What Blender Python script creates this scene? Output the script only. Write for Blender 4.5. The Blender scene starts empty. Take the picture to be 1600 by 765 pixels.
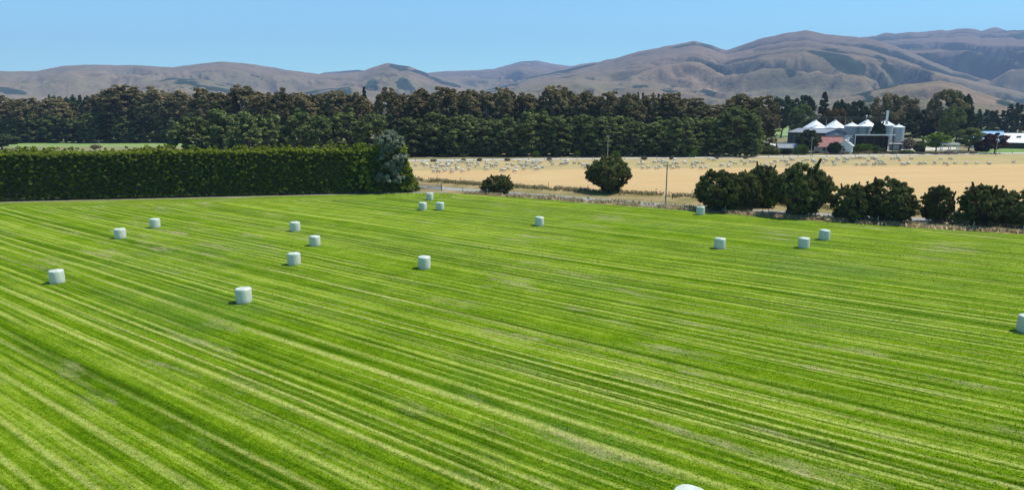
import bpy, math, random
import numpy as np
from mathutils import Vector

# ------------------------------------------------------------------ camera, sky, sun, exposure
SC = bpy.context.scene
COL = SC.collection
F, H, P = 1067.0, 14.5, math.radians(11)
R_ = math.radians
cam = bpy.data.cameras.new('camera')
cam.sensor_width = 36; cam.lens = 24.0; cam.clip_start = 0.5; cam.clip_end = 40000
camo = bpy.data.objects.new('camera', cam); COL.objects.link(camo)
camo.location = (0, 0, H); camo.rotation_euler = (R_(90) - P, 0, 0)
SC.camera = camo

SUN = Vector((0.98, 0.19, 0)).normalized() * math.cos(R_(60)) + Vector((0, 0, math.sin(R_(60))))
wd = bpy.data.worlds.new('World'); SC.world = wd; wd.use_nodes = True
nt = wd.node_tree; nt.nodes.clear()
sky = nt.nodes.new('ShaderNodeTexSky'); sky.sky_type = 'NISHITA'; sky.sun_disc = False
sky.sun_elevation = R_(60); sky.sun_rotation = math.atan2(SUN.x, SUN.y)
sky.air_density = 0.9; sky.dust_density = 0.35; sky.ozone_density = 5.0; sky.altitude = 600
bg = nt.nodes.new('ShaderNodeBackground'); bg.inputs['Strength'].default_value = 0.13
wo = nt.nodes.new('ShaderNodeOutputWorld')
tn = nt.nodes.new('ShaderNodeMix'); tn.data_type = 'RGBA'; tn.blend_type = 'MULTIPLY'; tn.inputs[0].default_value = 1.0
tn.inputs[7].default_value = (.84, 1.32, 1.14, 1)
nt.links.new(sky.outputs[0], tn.inputs[6]); nt.links.new(tn.outputs[2], bg.inputs[0]); nt.links.new(bg.outputs[0], wo.inputs[0])

sl = bpy.data.lights.new('sun', 'SUN'); sl.energy = 5.0; sl.angle = R_(0.5); sl.color = (1.0, 0.95, 0.86)
so = bpy.data.objects.new('sun', sl); COL.objects.link(so)
so.rotation_euler = SUN.to_track_quat('Z', 'Y').to_euler()

SC.view_settings.view_transform = 'Standard'; SC.view_settings.look = 'None'
SC.view_settings.exposure = 0.38; SC.view_settings.gamma = 1.0
SC.render.engine = 'CYCLES'
SC.cycles.max_bounces = 5; SC.cycles.diffuse_bounces = 2; SC.cycles.glossy_bounces = 2
SC.cycles.transmission_bounces = 3; SC.cycles.transparent_max_bounces = 4; SC.cycles.volume_bounces = 0
SC.cycles.use_denoising = True

random.seed(7)
RNG = np.random.default_rng(11)

# ------------------------------------------------------------------ geometry of the place
def gp(u, v, z=0.0):
    "ground point seen at a place of the photograph"
    x = (u - 800) / F; y = (382.5 - v) / F
    d = (x, math.cos(P) + y * math.sin(P), -math.sin(P) + y * math.cos(P))
    t = (z - H) / d[2]
    return (d[0] * t, d[1] * t)
def zv(v, y):
    yy = (382.5 - v) / F
    return H + y * (-math.sin(P) + yy * math.cos(P)) / (math.cos(P) + yy * math.sin(P))
def xu(u, y, z=5.0):
    return (u - 800) / F * (y * math.cos(P) + (H - z) * math.sin(P))
def mpp(y):
    return y / F

# ------------------------------------------------------------------ object helpers
def props(o, label=None, cat=None, group=None, kind=None):
    if label: o['label'] = label
    if cat: o['category'] = cat
    if group: o['group'] = group
    if kind: o['kind'] = kind
    return o
def thing(name, label, cat, loc=(0, 0, 0), rz=0.0, group=None):
    o = bpy.data.objects.new(name, None); COL.objects.link(o)
    o.empty_display_size = 0.5
    o.location = loc; o.rotation_euler = (0, 0, rz)
    return props(o, label, cat, group)
def link(name, me, parent=None):
    o = bpy.data.objects.new(name, me); COL.objects.link(o)
    if parent: o.parent = parent
    return o
def kids(o):
    return [c for c in bpy.data.objects if c.parent == o]
def copy_thing(src, parts, label, loc, rz=0.0, sc=(1, 1, 1), group=None):
    r = src.copy(); COL.objects.link(r); r.location = loc; r.rotation_euler = (0, 0, rz); r.scale = sc
    r['label'] = label
    if group: r['group'] = group
    for ch in parts:
        c = ch.copy(); COL.objects.link(c); c.parent = r
    return r

class MB:
    def __init__(s): s.v = []; s.f = []
    def add(s, vs, fs):
        b = len(s.v); s.v += [tuple(p) for p in vs]; s.f += [tuple(i + b for i in f) for f in fs]
    def box(s, c, d, rz=0.0):
        hx, hy, hz = d[0] / 2, d[1] / 2, d[2] / 2; co, si = math.cos(rz), math.sin(rz)
        vs = []
        for z in (-hz, hz):
            for x, y in ((-hx, -hy), (hx, -hy), (hx, hy), (-hx, hy)):
                vs.append((c[0] + x * co - y * si, c[1] + x * si + y * co, c[2] + z))
        s.add(vs, [(3, 2, 1, 0), (4, 5, 6, 7), (0, 1, 5, 4), (1, 2, 6, 5), (2, 3, 7, 6), (3, 0, 4, 7)])
    def tube(s, p, q, r0, r1, n=7, caps=True):
        p = Vector(p); q = Vector(q); d = (q - p).normalized()
        a = d.orthogonal().normalized(); b = d.cross(a)
        vs = []
        for c, r in ((p, r0), (q, r1)):
            for k in range(n):
                t = 2 * math.pi * k / n; vs.append(c + a * (r * math.cos(t)) + b * (r * math.sin(t)))
        fs = [(k, (k + 1) % n, n + (k + 1) % n, n + k) for k in range(n)]
        if caps: fs += [tuple(range(n - 1, -1, -1)), tuple(range(n, 2 * n))]
        s.add(vs, fs)
    def lathe(s, prof, n=32, c=(0, 0)):
        vs = []; fs = []
        for r, z in prof:
            for k in range(n):
                t = 2 * math.pi * k / n; vs.append((c[0] + r * math.cos(t), c[1] + r * math.sin(t), z))
        for i in range(len(prof) - 1):
            for k in range(n):
                a = i * n + k; b = i * n + (k + 1) % n; fs.append((a, b, b + n, a + n))
        fs.append(tuple(range(n - 1, -1, -1))); m = (len(prof) - 1) * n; fs.append(tuple(range(m, m + n)))
        s.add(vs, fs)
    def prism(s, poly, axis, a, b):
        "poly = outline in (h, z); extruded along x ('x') or y ('y') from a to b"
        n = len(poly)
        if axis == 'x': vs = [(a, h, z) for h, z in poly] + [(b, h, z) for h, z in poly]
        else: vs = [(h, a, z) for h, z in poly] + [(h, b, z) for h, z in poly]
        s.add(vs, [tuple(range(n)), tuple(range(2 * n - 1, n - 1, -1))] + [(k, k + n, (k + 1) % n + n, (k + 1) % n) for k in range(n)])
    def mesh(s, name, mat, smooth=False):
        me = bpy.data.meshes.new(name); me.from_pydata(s.v, [], s.f); me.materials.append(mat)
        import bmesh
        bm = bmesh.new(); bm.from_mesh(me); bmesh.ops.recalc_face_normals(bm, faces=bm.faces); bm.to_mesh(me); bm.free()
        if smooth: me.shade_smooth()
        me.update(); return me
    def build(s, name, mat, parent=None, smooth=False):
        return link(name, s.mesh(name, mat, smooth), parent)

def np_mesh(name, verts, faces, mat, smooth=False, face_attr=None, vert_attr=None):
    "verts (N,3); faces (M,k) all with k corners"
    me = bpy.data.meshes.new(name); n, k = faces.shape
    me.vertices.add(len(verts)); me.vertices.foreach_set('co', np.ascontiguousarray(verts, dtype=np.float32).ravel())
    me.loops.add(n * k); me.loops.foreach_set('vertex_index', np.ascontiguousarray(faces, dtype=np.int32).ravel())
    me.polygons.add(n); me.polygons.foreach_set('loop_start', np.arange(0, n * k, k, dtype=np.int32))
    me.polygons.foreach_set('loop_total', np.full(n, k, dtype=np.int32))
    if smooth: me.polygons.foreach_set('use_smooth', np.ones(n, dtype=bool))
    for nm, a in (face_attr or {}).items():
        at = me.attributes.new(nm, 'FLOAT', 'FACE'); at.data.foreach_set('value', np.ascontiguousarray(a, dtype=np.float32))
    for nm, a in (vert_attr or {}).items():
        at = me.attributes.new(nm, 'FLOAT', 'POINT'); at.data.foreach_set('value', np.ascontiguousarray(a, dtype=np.float32))
    me.materials.append(mat); me.update(); me.validate(); return me

# ------------------------------------------------------------------ node helpers
class N:
    def __init__(s, name):
        s.m = bpy.data.materials.new(name); s.m.use_nodes = True
        s.t = s.m.node_tree; s.t.nodes.clear(); s.out = s.t.nodes.new('ShaderNodeOutputMaterial')
    def put(s, sock, val):
        if isinstance(val, bpy.types.NodeSocket): s.t.links.new(val, sock)
        elif val is not None:
            if isinstance(val, (tuple, list)) and len(val) == 3 and sock.type == 'RGBA': val = (*val, 1)
            sock.default_value = val
    def node(s, typ, out=0, attrs=None, **ins):
        n = s.t.nodes.new(typ)
        for k, v in (attrs or {}).items(): setattr(n, k, v)
        for k, v in ins.items(): s.put(n.inputs[int(k[1:]) if k[0] == 'i' and k[1:].isdigit() else k.replace('_', ' ')], v)
        return n.outputs[out]
    def math(s, op, a, b=0.0, c=0.0, clamp=False):
        n = s.t.nodes.new('ShaderNodeMath'); n.operation = op; n.use_clamp = clamp
        for i, v in enumerate((a, b, c)): s.put(n.inputs[i], v)
        return n.outputs[0]
    def add(s, a, b): return s.math('ADD', a, b)
    def mul(s, a, b): return s.math('MULTIPLY', a, b)
    def remap(s, x, a, b, c=0.0, d=1.0, smooth=False):
        n = s.t.nodes.new('ShaderNodeMapRange'); n.clamp = True
        if smooth: n.interpolation_type = 'SMOOTHSTEP'
        for i, v in enumerate((x, a, b, c, d)): s.put(n.inputs[i], v)
        return n.outputs[0]
    def mix(s, f, a, b, mode='MIX'):
        n = s.t.nodes.new('ShaderNodeMix'); n.data_type = 'RGBA'; n.blend_type = mode
        s.put(n.inputs[0], f); s.put(n.inputs[6], a); s.put(n.inputs[7], b); return n.outputs[2]
    def obj(s): return s.node('ShaderNodeTexCoord', 3)
    def sep(s, v):
        n = s.t.nodes.new('ShaderNodeSeparateXYZ'); s.put(n.inputs[0], v); return n.outputs
    def comb(s, x=0.0, y=0.0, z=0.0):
        n = s.t.nodes.new('ShaderNodeCombineXYZ')
        for i, v in enumerate((x, y, z)): s.put(n.inputs[i], v)
        return n.outputs[0]
    def noise(s, vec, scale, detail=2.0, rough=0.5, col=False, dist=0.0):
        n = s.t.nodes.new('ShaderNodeTexNoise'); s.put(n.inputs['Vector'], vec); n.inputs['Scale'].default_value = scale
        n.inputs['Detail'].default_value = detail; n.inputs['Roughness'].default_value = rough; n.inputs['Distortion'].default_value = dist
        return n.outputs[1 if col else 0]
    def attr(s, name):
        n = s.t.nodes.new('ShaderNodeAttribute'); n.attribute_name = name; return n.outputs['Fac']
    def rand(s): return s.node('ShaderNodeObjectInfo', 'Random')
    def bump(s, h, strength=0.5, dist=0.1):
        return s.node('ShaderNodeBump', Strength=strength, Distance=dist, Height=h)
    def pbr(s, col, rough=0.8, metal=0.0, normal=None, spec=0.3):
        b = s.t.nodes.new('ShaderNodeBsdfPrincipled')
        s.put(b.inputs['Base Color'], col); s.put(b.inputs['Roughness'], rough); s.put(b.inputs['Metallic'], metal)
        s.put(b.inputs['Specular IOR Level'], spec)
        if normal is not None: s.put(b.inputs['Normal'], normal)
        s.t.links.new(b.outputs[0], s.out.inputs[0]); return s.m

def surf(name, a, b=None, scale=2.0, rough=0.8, metal=0.0, bump=0.0, spec=0.3, stretch=(1, 1, 1)):
    "a surface of one colour with blotchy wear"
    n = N(name); b = b or tuple(x * 0.75 for x in a)
    v = n.node('ShaderNodeMapping', Vector=n.obj(), Scale=stretch)
    f = n.noise(v, scale, 4, 0.6)
    col = n.mix(n.remap(f, .35, .68), a, b)
    nm = n.bump(n.noise(v, scale * 6, 3), bump, .05) if bump else None
    return n.pbr(col, rough, metal, nm, spec)

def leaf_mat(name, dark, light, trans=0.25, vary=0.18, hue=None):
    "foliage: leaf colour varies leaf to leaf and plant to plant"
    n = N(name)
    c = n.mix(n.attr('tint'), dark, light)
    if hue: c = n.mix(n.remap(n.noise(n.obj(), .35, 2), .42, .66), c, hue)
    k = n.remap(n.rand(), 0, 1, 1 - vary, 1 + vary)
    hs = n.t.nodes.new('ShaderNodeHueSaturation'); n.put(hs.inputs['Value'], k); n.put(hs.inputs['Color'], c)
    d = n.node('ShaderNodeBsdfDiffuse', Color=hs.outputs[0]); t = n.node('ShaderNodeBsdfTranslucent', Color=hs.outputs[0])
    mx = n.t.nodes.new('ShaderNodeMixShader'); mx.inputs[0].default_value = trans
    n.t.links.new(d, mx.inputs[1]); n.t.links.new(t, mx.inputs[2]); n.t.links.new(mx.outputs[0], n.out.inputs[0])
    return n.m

# ------------------------------------------------------------------ numpy noise
_perm = RNG.permutation(1024); _ga = RNG.random(1024) * 2 * np.pi
def perlin(x, y):
    xi = np.floor(x).astype(int); yi = np.floor(y).astype(int); xf = x - xi; yf = y - yi
    u = xf ** 3 * (xf * (xf * 6 - 15) + 10); v = yf ** 3 * (yf * (yf * 6 - 15) + 10)
    def g(i, j, dx, dy):
        a = _ga[(_perm[i & 1023] + j * 57) & 1023]; return np.cos(a) * dx + np.sin(a) * dy
    a = g(xi, yi, xf, yf); b = g(xi + 1, yi, xf - 1, yf); c = g(xi, yi + 1, xf, yf - 1); d = g(xi + 1, yi + 1, xf - 1, yf - 1)
    return (a + u * (b - a)) + v * ((c + u * (d - c)) - (a + u * (b - a)))
def fbm(x, y, o=4, g=.5):
    s = 0; a = 1; f = 1
    for i in range(o): s = s + a * perlin(x * f + 17.3 * i, y * f - 9.1 * i); a *= g; f *= 2.03
    return s
def ridged(x, y, o=4, g=.55):
    s = 0; a = 1; f = 1; w = 1
    for i in range(o):
        r = (1 - np.abs(perlin(x * f + 31.7 * i, y * f + 5.3 * i)) * 1.6); r = np.clip(r, 0, 1) ** 2 * w
        w = np.clip(r * 1.8, 0, 1); s = s + a * r; a *= g; f *= 2.1
    return s

# ------------------------------------------------------------------ materials of the setting
def plain_mat():
    n = N('plain'); v = n.obj()
    big = n.noise(v, .004, 3, .55); mid = n.noise(v, .05, 4, .6); fin = n.noise(v, 1.3, 4, .7)
    c = n.mix(n.remap(big, .42, .58), (.10, .13, .045), (.24, .20, .11))
    c = n.mix(n.remap(mid, .4, .7, 0, .6), c, (.13, .12, .06))
    c = n.mix(n.remap(fin, .3, .75, 0, .5), c, (.30, .25, .15))
    return n.pbr(c, .95, normal=n.bump(fin, .6, .2), spec=.1)

def field_mat():
    n = N('mown_grass'); xyz = n.sep(n.obj()); x, y = xyz[0], xyz[1]
    a = R_(-37.0); ca, sa = math.cos(a), math.sin(a)
    along0 = n.add(n.mul(x, ca), n.mul(y, sa)); s0 = n.add(n.mul(x, -sa), n.mul(y, ca))
    pos = n.comb(x, y, 0)
    wob = n.math('SUBTRACT', n.noise(pos, .012, 1), .5)
    wob2 = n.math('SUBTRACT', n.noise(pos, .09, 2), .5)
    s = n.add(n.add(s0, n.mul(wob, 3.0)), n.mul(wob2, .28))
    # headland beside the hedge: passes that run along it
    ha = R_(11.7); hd = n.add(n.mul(n.math('SUBTRACT', x, -84.5), -math.sin(ha)), n.mul(n.math('SUBTRACT', y, 111.9), math.cos(ha)))
    hl = n.add(n.mul(x, math.cos(ha)), n.mul(y, math.sin(ha)))
    head = n.remap(n.add(hd, n.mul(wob2, 7.0)), -9.0, -6.5, 0, 1, True)
    head = n.mul(head, n.remap(x, -24, -10, 1, 0))
    def mixv(f, p, q): return n.add(n.mul(p, n.math('SUBTRACT', 1.0, f)), n.mul(q, f))
    s = mixv(head, s, hd); along = mixv(head, along0, hl)
    def streak(sc, al, off, det=2, rough=.55): return n.noise(n.comb(n.mul(s, sc), n.mul(along, al), off), 1.0, det, rough)
    def c5(v): return n.math('SUBTRACT', v, .5)
    band = streak(.34, .006, 0); fine = streak(2.1, .016, 3, 3, .62); hair = streak(4.5, .10, 7, 3, .65)
    jit = n.noise(n.comb(n.mul(s, .12), n.mul(along, .004), 11.0), 1.0, 1)
    def line(period, c, w, js):
        ph = n.math('FRACT', n.add(n.mul(s, 1 / period), n.mul(jit, js)))
        return n.remap(n.math('ABSOLUTE', n.math('SUBTRACT', ph, c)), w * .15, w, 1, 0, True)
    b1 = n.remap(streak(.28, .018, 5, 3, .6), .36, .56); b2 = n.remap(streak(.28, .03, 9, 3, .6), .40, .62); b3 = n.remap(streak(.5, .04, 25, 3, .6), .42, .62)
    lines = n.math('MAXIMUM', n.mul(line(2.2, .3, .12, 2.2), b1), n.mul(line(2.2, .70, .10, 2.2), b2))
    lines = n.math('MAXIMUM', lines, n.mul(n.mul(line(.83, .5, .16, 3.6), b3), .65))
    dk = n.mul(line(2.2, .50, .16, 2.2), n.remap(streak(.2, .012, 15), .4, .6))
    dk = n.math('MAXIMUM', dk, n.mul(line(2.2, .92, .14, 2.2), n.remap(streak(.3, .02, 17), .42, .6)))
    grain = n.noise(pos, 8.0, 3, .8); grain2 = n.noise(pos, 3.0, 4, .75); patch = n.noise(pos, .30, 4, .7); blot = n.noise(pos, .05, 3, .55)
    k = n.add(n.mul(c5(band), .75), n.mul(c5(fine), 1.55))
    k = n.add(k, n.mul(c5(grain2), .85)); k = n.add(k, n.mul(c5(hair), 1.15)); k = n.add(k, n.mul(c5(patch), .8))
    k = n.math('SUBTRACT', k, n.mul(dk, .13)); k = n.add(k, .50)
    rp = n.t.nodes.new('ShaderNodeValToRGB'); n.put(rp.inputs[0], k); cr = rp.color_ramp
    cr.elements[0].position = .05; cr.elements[0].color = (.036, .076, .003, 1)
    cr.elements[1].position = 1.0; cr.elements[1].color = (.250, .318, .038, 1)
    for p, c in ((.36, (.070, .135, .003, 1)), (.66, (.130, .208, .007, 1))):
        e = cr.elements.new(p); e.color = c
    c = rp.outputs[0]
    c = n.mix(n.remap(blot, .52, .66, 0, .45), c, (.058, .125, .018))
    ln = n.mul(lines, n.remap(grain2, .30, .60, .35, 1.0))
    c = n.mix(n.mul(ln, .82), c, (.390, .405, .110))
    tan = n.mul(n.remap(streak(.55, .10, 21, 4, .65), .56, .68), n.remap(n.noise(pos, .03, 2), .42, .55))
    c = n.mix(n.mul(tan, n.remap(grain2, .3, .6, .3, .9)), c, (.310, .270, .150))
    g = n.remap(grain, .25, .75, .68, 1.34)
    c = n.mix(1.0, c, n.comb(g, g, g), 'MULTIPLY')
    h = n.add(grain, n.mul(grain2, .8))
    return n.pbr(c, 1.0, normal=n.bump(h, .6, .10), spec=0.0)

def stubble_mat():
    n = N('stubble'); xyz = n.sep(n.obj()); a = R_(11)
    al = n.add(n.mul(xyz[0], math.cos(a)), n.mul(xyz[1], math.sin(a))); ac = n.add(n.mul(xyz[0], -math.sin(a)), n.mul(xyz[1], math.cos(a)))
    row = n.noise(n.comb(n.mul(al, .02), n.mul(ac, .8), 0), 1.0, 4, .65); fin = n.noise(n.obj(), 1.1, 4, .7); bl = n.noise(n.obj(), .05, 3)
    c = n.mix(n.remap(row, .3, .7), (.54, .375, .195), (.39, .265, .130))
    c = n.mix(n.remap(bl, .45, .7, 0, .5), c, (.50, .375, .20))
    c = n.mix(n.remap(fin, .35, .75, 0, .45), c, (.36, .25, .125))
    return n.pbr(c, .95, normal=n.bump(fin, .5, .12), spec=0.0)
def grazed_mat():
    n = N('grazed'); fin = n.noise(n.obj(), .9, 4, .7); bl = n.noise(n.obj(), .09, 4, .6)
    c = n.mix(n.remap(bl, .36, .62), (.40, .305, .165), (.32, .265, .125))
    c = n.mix(n.remap(fin, .4, .75, 0, .5), c, (.26, .21, .11))
    return n.pbr(c, .95, normal=n.bump(fin, .5, .15), spec=0.0)
def verge_mat():
    n = N('dry_verge'); fin = n.noise(n.obj(), 1.6, 4, .7); bl = n.noise(n.obj(), .16, 4, .6)
    c = n.mix(n.remap(bl, .36, .62), (.34, .25, .135), (.17, .155, .06))
    c = n.mix(n.remap(fin, .4, .75, 0, .7), c, (.22, .16, .085))
    return n.pbr(c, .95, normal=n.bump(fin, .8, .2), spec=0.0)
def hill_mat():
    n = N('hill_grass'); v = n.obj()
    a = n.noise(v, .0022, 4, .6); b = n.noise(v, .012, 4, .6); c3 = n.noise(v, .05, 3, .65)
    c = n.mix(n.remap(a, .36, .62), (.220, .155, .108), (.150, .138, .078))
    c = n.mix(n.remap(b, .42, .68, 0, .55), c, (.125, .088, .058))
    c = n.mix(n.remap(c3, .45, .7, 0, .35), c, (.095, .080, .050))
    c = n.mix(n.remap(n.add(n.sep(v)[2], n.mul(n.math('SUBTRACT', a, .5), 300.0)), 120, 420, 0, .7), c, (.130, .092, .078))
    c = n.mix(n.remap(n.noise(v, .028, 5, .7), .585, .64, 0, .75), c, (.050, .055, .034))
    scr = n.add(n.attr('scrub_shade'), n.mul(n.math('SUBTRACT', n.noise(v, .03, 4, .7), .5), .9))
    c = n.mix(n.remap(scr, .42, .60), c, (.020, .034, .020))
    sc2 = n.add(n.attr('scree'), n.mul(n.math('SUBTRACT', n.noise(v, .012, 4, .7), .5), 1.2))
    c = n.mix(n.remap(sc2, .45, .75), c, (.40, .35, .29))
    return n.pbr(c, .95, normal=n.bump(n.add(b, n.mul(c3, .4)), .6, 14.0), spec=0.0)

M = {}
M['plain'] = plain_mat(); M['field'] = field_mat(); M['stubble'] = stubble_mat(); M['grazed'] = grazed_mat()
M['verge'] = verge_mat(); M['hill'] = hill_mat()
M['asphalt'] = surf('worn_asphalt', (.30, .29, .27), (.21, .20, .19), .8, .9, bump=.3)
M['gravel'] = surf('gravel', (.52, .49, .44), (.40, .37, .32), 1.2, .95, bump=.5)
M['soil'] = surf('bare_soil', (.30, .26, .20), (.17, .145, .10), 1.4, .95, bump=.5)
M['pale_paddock'] = surf('pale_paddock', (.20, .27, .085), (.15, .22, .06), .06, .95, bump=.4)
M['lush'] = surf('lush_grass', (.10, .20, .03), (.15, .22, .05), .3, .95, bump=.5)
M['bark'] = surf('bark', (.16, .125, .09), (.08, .06, .045), 3, .95, bump=.6, stretch=(1, 1, .2))
M['pale_bark'] = surf('pale_bark', (.46, .40, .33), (.22, .17, .13), 1.5, .9, bump=.4, stretch=(1, 1, .3))
M['wood'] = surf('weathered_wood', (.34, .31, .27), (.21, .19, .165), 4, .9, bump=.5, stretch=(1, 1, .15))
M['wire'] = surf('wire', (.30, .30, .30), (.22, .21, .20), 5, .5, .6)
M['steel'] = surf('galvanised_steel', (.38, .40, .43), (.29, .31, .34), 1.5, .45, .35, spec=.5, stretch=(1, 1, .25))
M['steel_roof'] = surf('bright_steel_roof', (.80, .80, .80), (.66, .67, .68), .8, .5, .1, spec=.5)
M['dark_shed'] = surf('slate_blue_cladding', (.060, .085, .125), (.045, .062, .092), .6, .6)
M['gable'] = surf('blue_grey_cladding', (.12, .155, .22), (.10, .13, .18), .6, .6)
M['grey_roof'] = surf('grey_iron_roof', (.27, .29, .33), (.21, .225, .255), .5, .7, spec=.2)
M['red_roof'] = surf('faded_red_iron_roof', (.24, .066, .060), (.29, .12, .105), .9, .6)
M['white'] = surf('white_paint', (.78, .78, .76), (.66, .66, .63), .8, .6)
M['cream'] = surf('cream_weatherboard', (.60, .58, .54), (.50, .48, .44), .8, .7)
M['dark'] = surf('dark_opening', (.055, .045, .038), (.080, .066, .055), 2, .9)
M['glass'] = surf('window_glass', (.03, .035, .045), (.02, .025, .03), 2, .08, spec=.6)
M['timber'] = surf('dark_timber', (.10, .075, .055), (.06, .045, .035), 2, .9)
M['blue_roof'] = surf('blue_iron_roof', (.28, .48, .70), (.36, .56, .76), .8, .5)
M['concrete'] = surf('concrete', (.40, .39, .37), (.30, .29, .27), 1, .9, bump=.3)
M['ceramic'] = surf('insulator', (.55, .53, .50), None, 5, .3, spec=.6)

# leaves
M['gum'] = leaf_mat('gum_leaves', (.125, .102, .050), (.280, .215, .110), hue=(.105, .108, .052))
M['green'] = leaf_mat('broad_green_leaves', (.080, .102, .034), (.205, .240, .078), hue=(.100, .120, .052))
M['pine'] = leaf_mat('pine_needles', (.028, .044, .020), (.065, .086, .036), .15)
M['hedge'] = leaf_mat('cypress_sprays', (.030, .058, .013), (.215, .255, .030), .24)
M['silver'] = leaf_mat('silver_leaves', (.07, .088, .055), (.25, .27, .20), .2)
M['bush'] = leaf_mat('hawthorn_leaves', (.062, .072, .023), (.175, .188, .060), .28, hue=(.075, .078, .030))
M['lime'] = leaf_mat('bright_leaves', (.090, .150, .022), (.16, .23, .035))
M['rust'] = leaf_mat('rusty_leaves', (.10, .065, .025), (.16, .105, .040))
M['plum'] = leaf_mat('plum_leaves', (.050, .026, .026), (.090, .045, .040))
M['drab'] = leaf_mat('drab_twiggy_leaves', (.20, .155, .115), (.42, .33, .25), .5)
M['straw'] = leaf_mat('dry_grass_blades', (.40, .31, .18), (.66, .53, .34), .6)
M['olive'] = leaf_mat('rank_grass_blades', (.17, .165, .06), (.38, .31, .15), .6)
M['far'] = leaf_mat('far_wood_leaves', (.030, .046, .024), (.062, .074, .034), .12)

# ------------------------------------------------------------------ ground sheets
def sheet(name, pts, z, mat):
    me = bpy.data.meshes.new(name); me.from_pydata([(x, y, z) for x, y in pts], [], [tuple(range(len(pts)))])
    me.materials.append(mat); o = link(name, me)
    if me.polygons[0].normal.z < 0: me.flip_normals()
    return props(o, kind='structure')
S = 9000
sheet('ground', [(-S, -600), (S, -600), (S, S), (-S, S)], 0, M['plain'])

EDGE = [(648, 300), (720, 303), (800, 308), (918, 317), (1068, 328.5), (1200, 339), (1300, 347), (1450, 357), (1600, 366)]
EW = [gp(*p) for p in EDGE]
hx0, hy0 = -84.5, 111.9; hdir = Vector((math.cos(R_(11.7)), math.sin(R_(11.7))))
hleft = (hx0 - hdir.x * 110, hy0 - hdir.y * 110)
ext = (EW[-1][0] + 90, EW[-1][1] - 36)
sheet('field', [(-200, -80), (250, -80), (250, 10), ext] + EW[::-1] + [(hx0 - .2, hy0 - .6), hleft], .008, M['field'])
# paddock of stubble and the strip the sheep graze
FR = [(500, 254), (650, 252), (800, 250.5), (1000, 248.8), (1200, 246.5), (1400, 243.5), (1500, 242), (1600, 240.5), (1700, 239)]
FRW = [gp(*p) for p in FR]
MID = [(500, 268), (650, 267), (800, 265.5), (1000, 263.5), (1200, 262), (1400, 258.5), (1600, 256.5), (1700, 255.6)]
MIDW = [gp(*p) for p in MID]
LOW = [(520, 275), (650, 279), (720, 285), (800, 290), (918, 297), (1081, 306), (1200, 316), (1300, 323), (1437, 331), (1600, 341), (1750, 348)]
LOWW = [gp(*p) for p in LOW]
sheet('grazed_paddock', FRW + MIDW[::-1], .004, M['grazed'])
sheet('stubble_paddock', MIDW + LOWW[::-1], .004, M['stubble'])
sheet('verge', LOWW[1:] + [ext] + EW[::-1], .004, M['verge'])
def ribbon(name, pts, w, z, mat):
    ps = [Vector(p) for p in pts]; Lf = []; Rt = []
    for i, p in enumerate(ps):
        d = (ps[min(i + 1, len(ps) - 1)] - ps[max(i - 1, 0)]).normalized(); nrm = Vector((-d.y, d.x))
        Lf.append(p + nrm * w / 2); Rt.append(p - nrm * w / 2)
    vs = [(q.x, q.y, z) for q in Lf + Rt]; n = len(ps)
    me = bpy.data.meshes.new(name); me.from_pydata(vs, [], [(i, n + i, n + i + 1, i + 1) for i in range(n - 1)]); me.materials.append(mat)
    return props(link(name, me), kind='structure')
NR = [(560, 284), (648, 291), (720, 296), (800, 302.5), (918, 311), (1030, 320), (1100, 325.5), (1300, 337), (1450, 344), (1600, 350), (1750, 356)]
ribbon('road', [gp(*p) for p in NR], 3.8, .008, M['asphalt'])
FRC = [(430, 253.5), (650, 250.5), (800, 249), (1000, 247.2), (1200, 245), (1400, 242), (1500, 240.5), (1600, 239), (1750, 237)]
ribbon('road', [gp(*p) for p in FRC], 5.0, .010, M['gravel'])
tr = [(hx0 - hdir.x * 110 + .3, hy0 - hdir.y * 110 - .4)] + [(hx0 + hdir.x * t + .3, hy0 + hdir.y * t - .35) for t in (0, 20, 40, 60, 66)] + [gp(700, 300)]
ribbon('path', tr, 2.0, .014, M['soil'])
sheet('pale_paddock', [(xu(-400, 285), 292), (xu(340, 285), 292), (xu(340, 345), 345), (xu(-400, 345), 338)], .004, M['pale_paddock'])
sheet('far_paddock', [(xu(1195, 400, 0), 400), (xu(1245, 400, 0), 400), (xu(1262, 720, 0), 720), (xu(1195, 720, 0), 720)], .004, M['pale_paddock'])
sheet('yard', [gp(1375, 236), gp(1440, 235), gp(1432, 227), gp(1378, 227)], .006, M['gravel'])
sheet('driveway', [gp(1440, 235), gp(1500, 233), gp(1492, 230), gp(1432, 231)], .010, M['gravel'])
sheet('lawn', [gp(1525, 241), gp(1660, 238), gp(1660, 224), gp(1560, 224)], .006, M['lush'])

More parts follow.
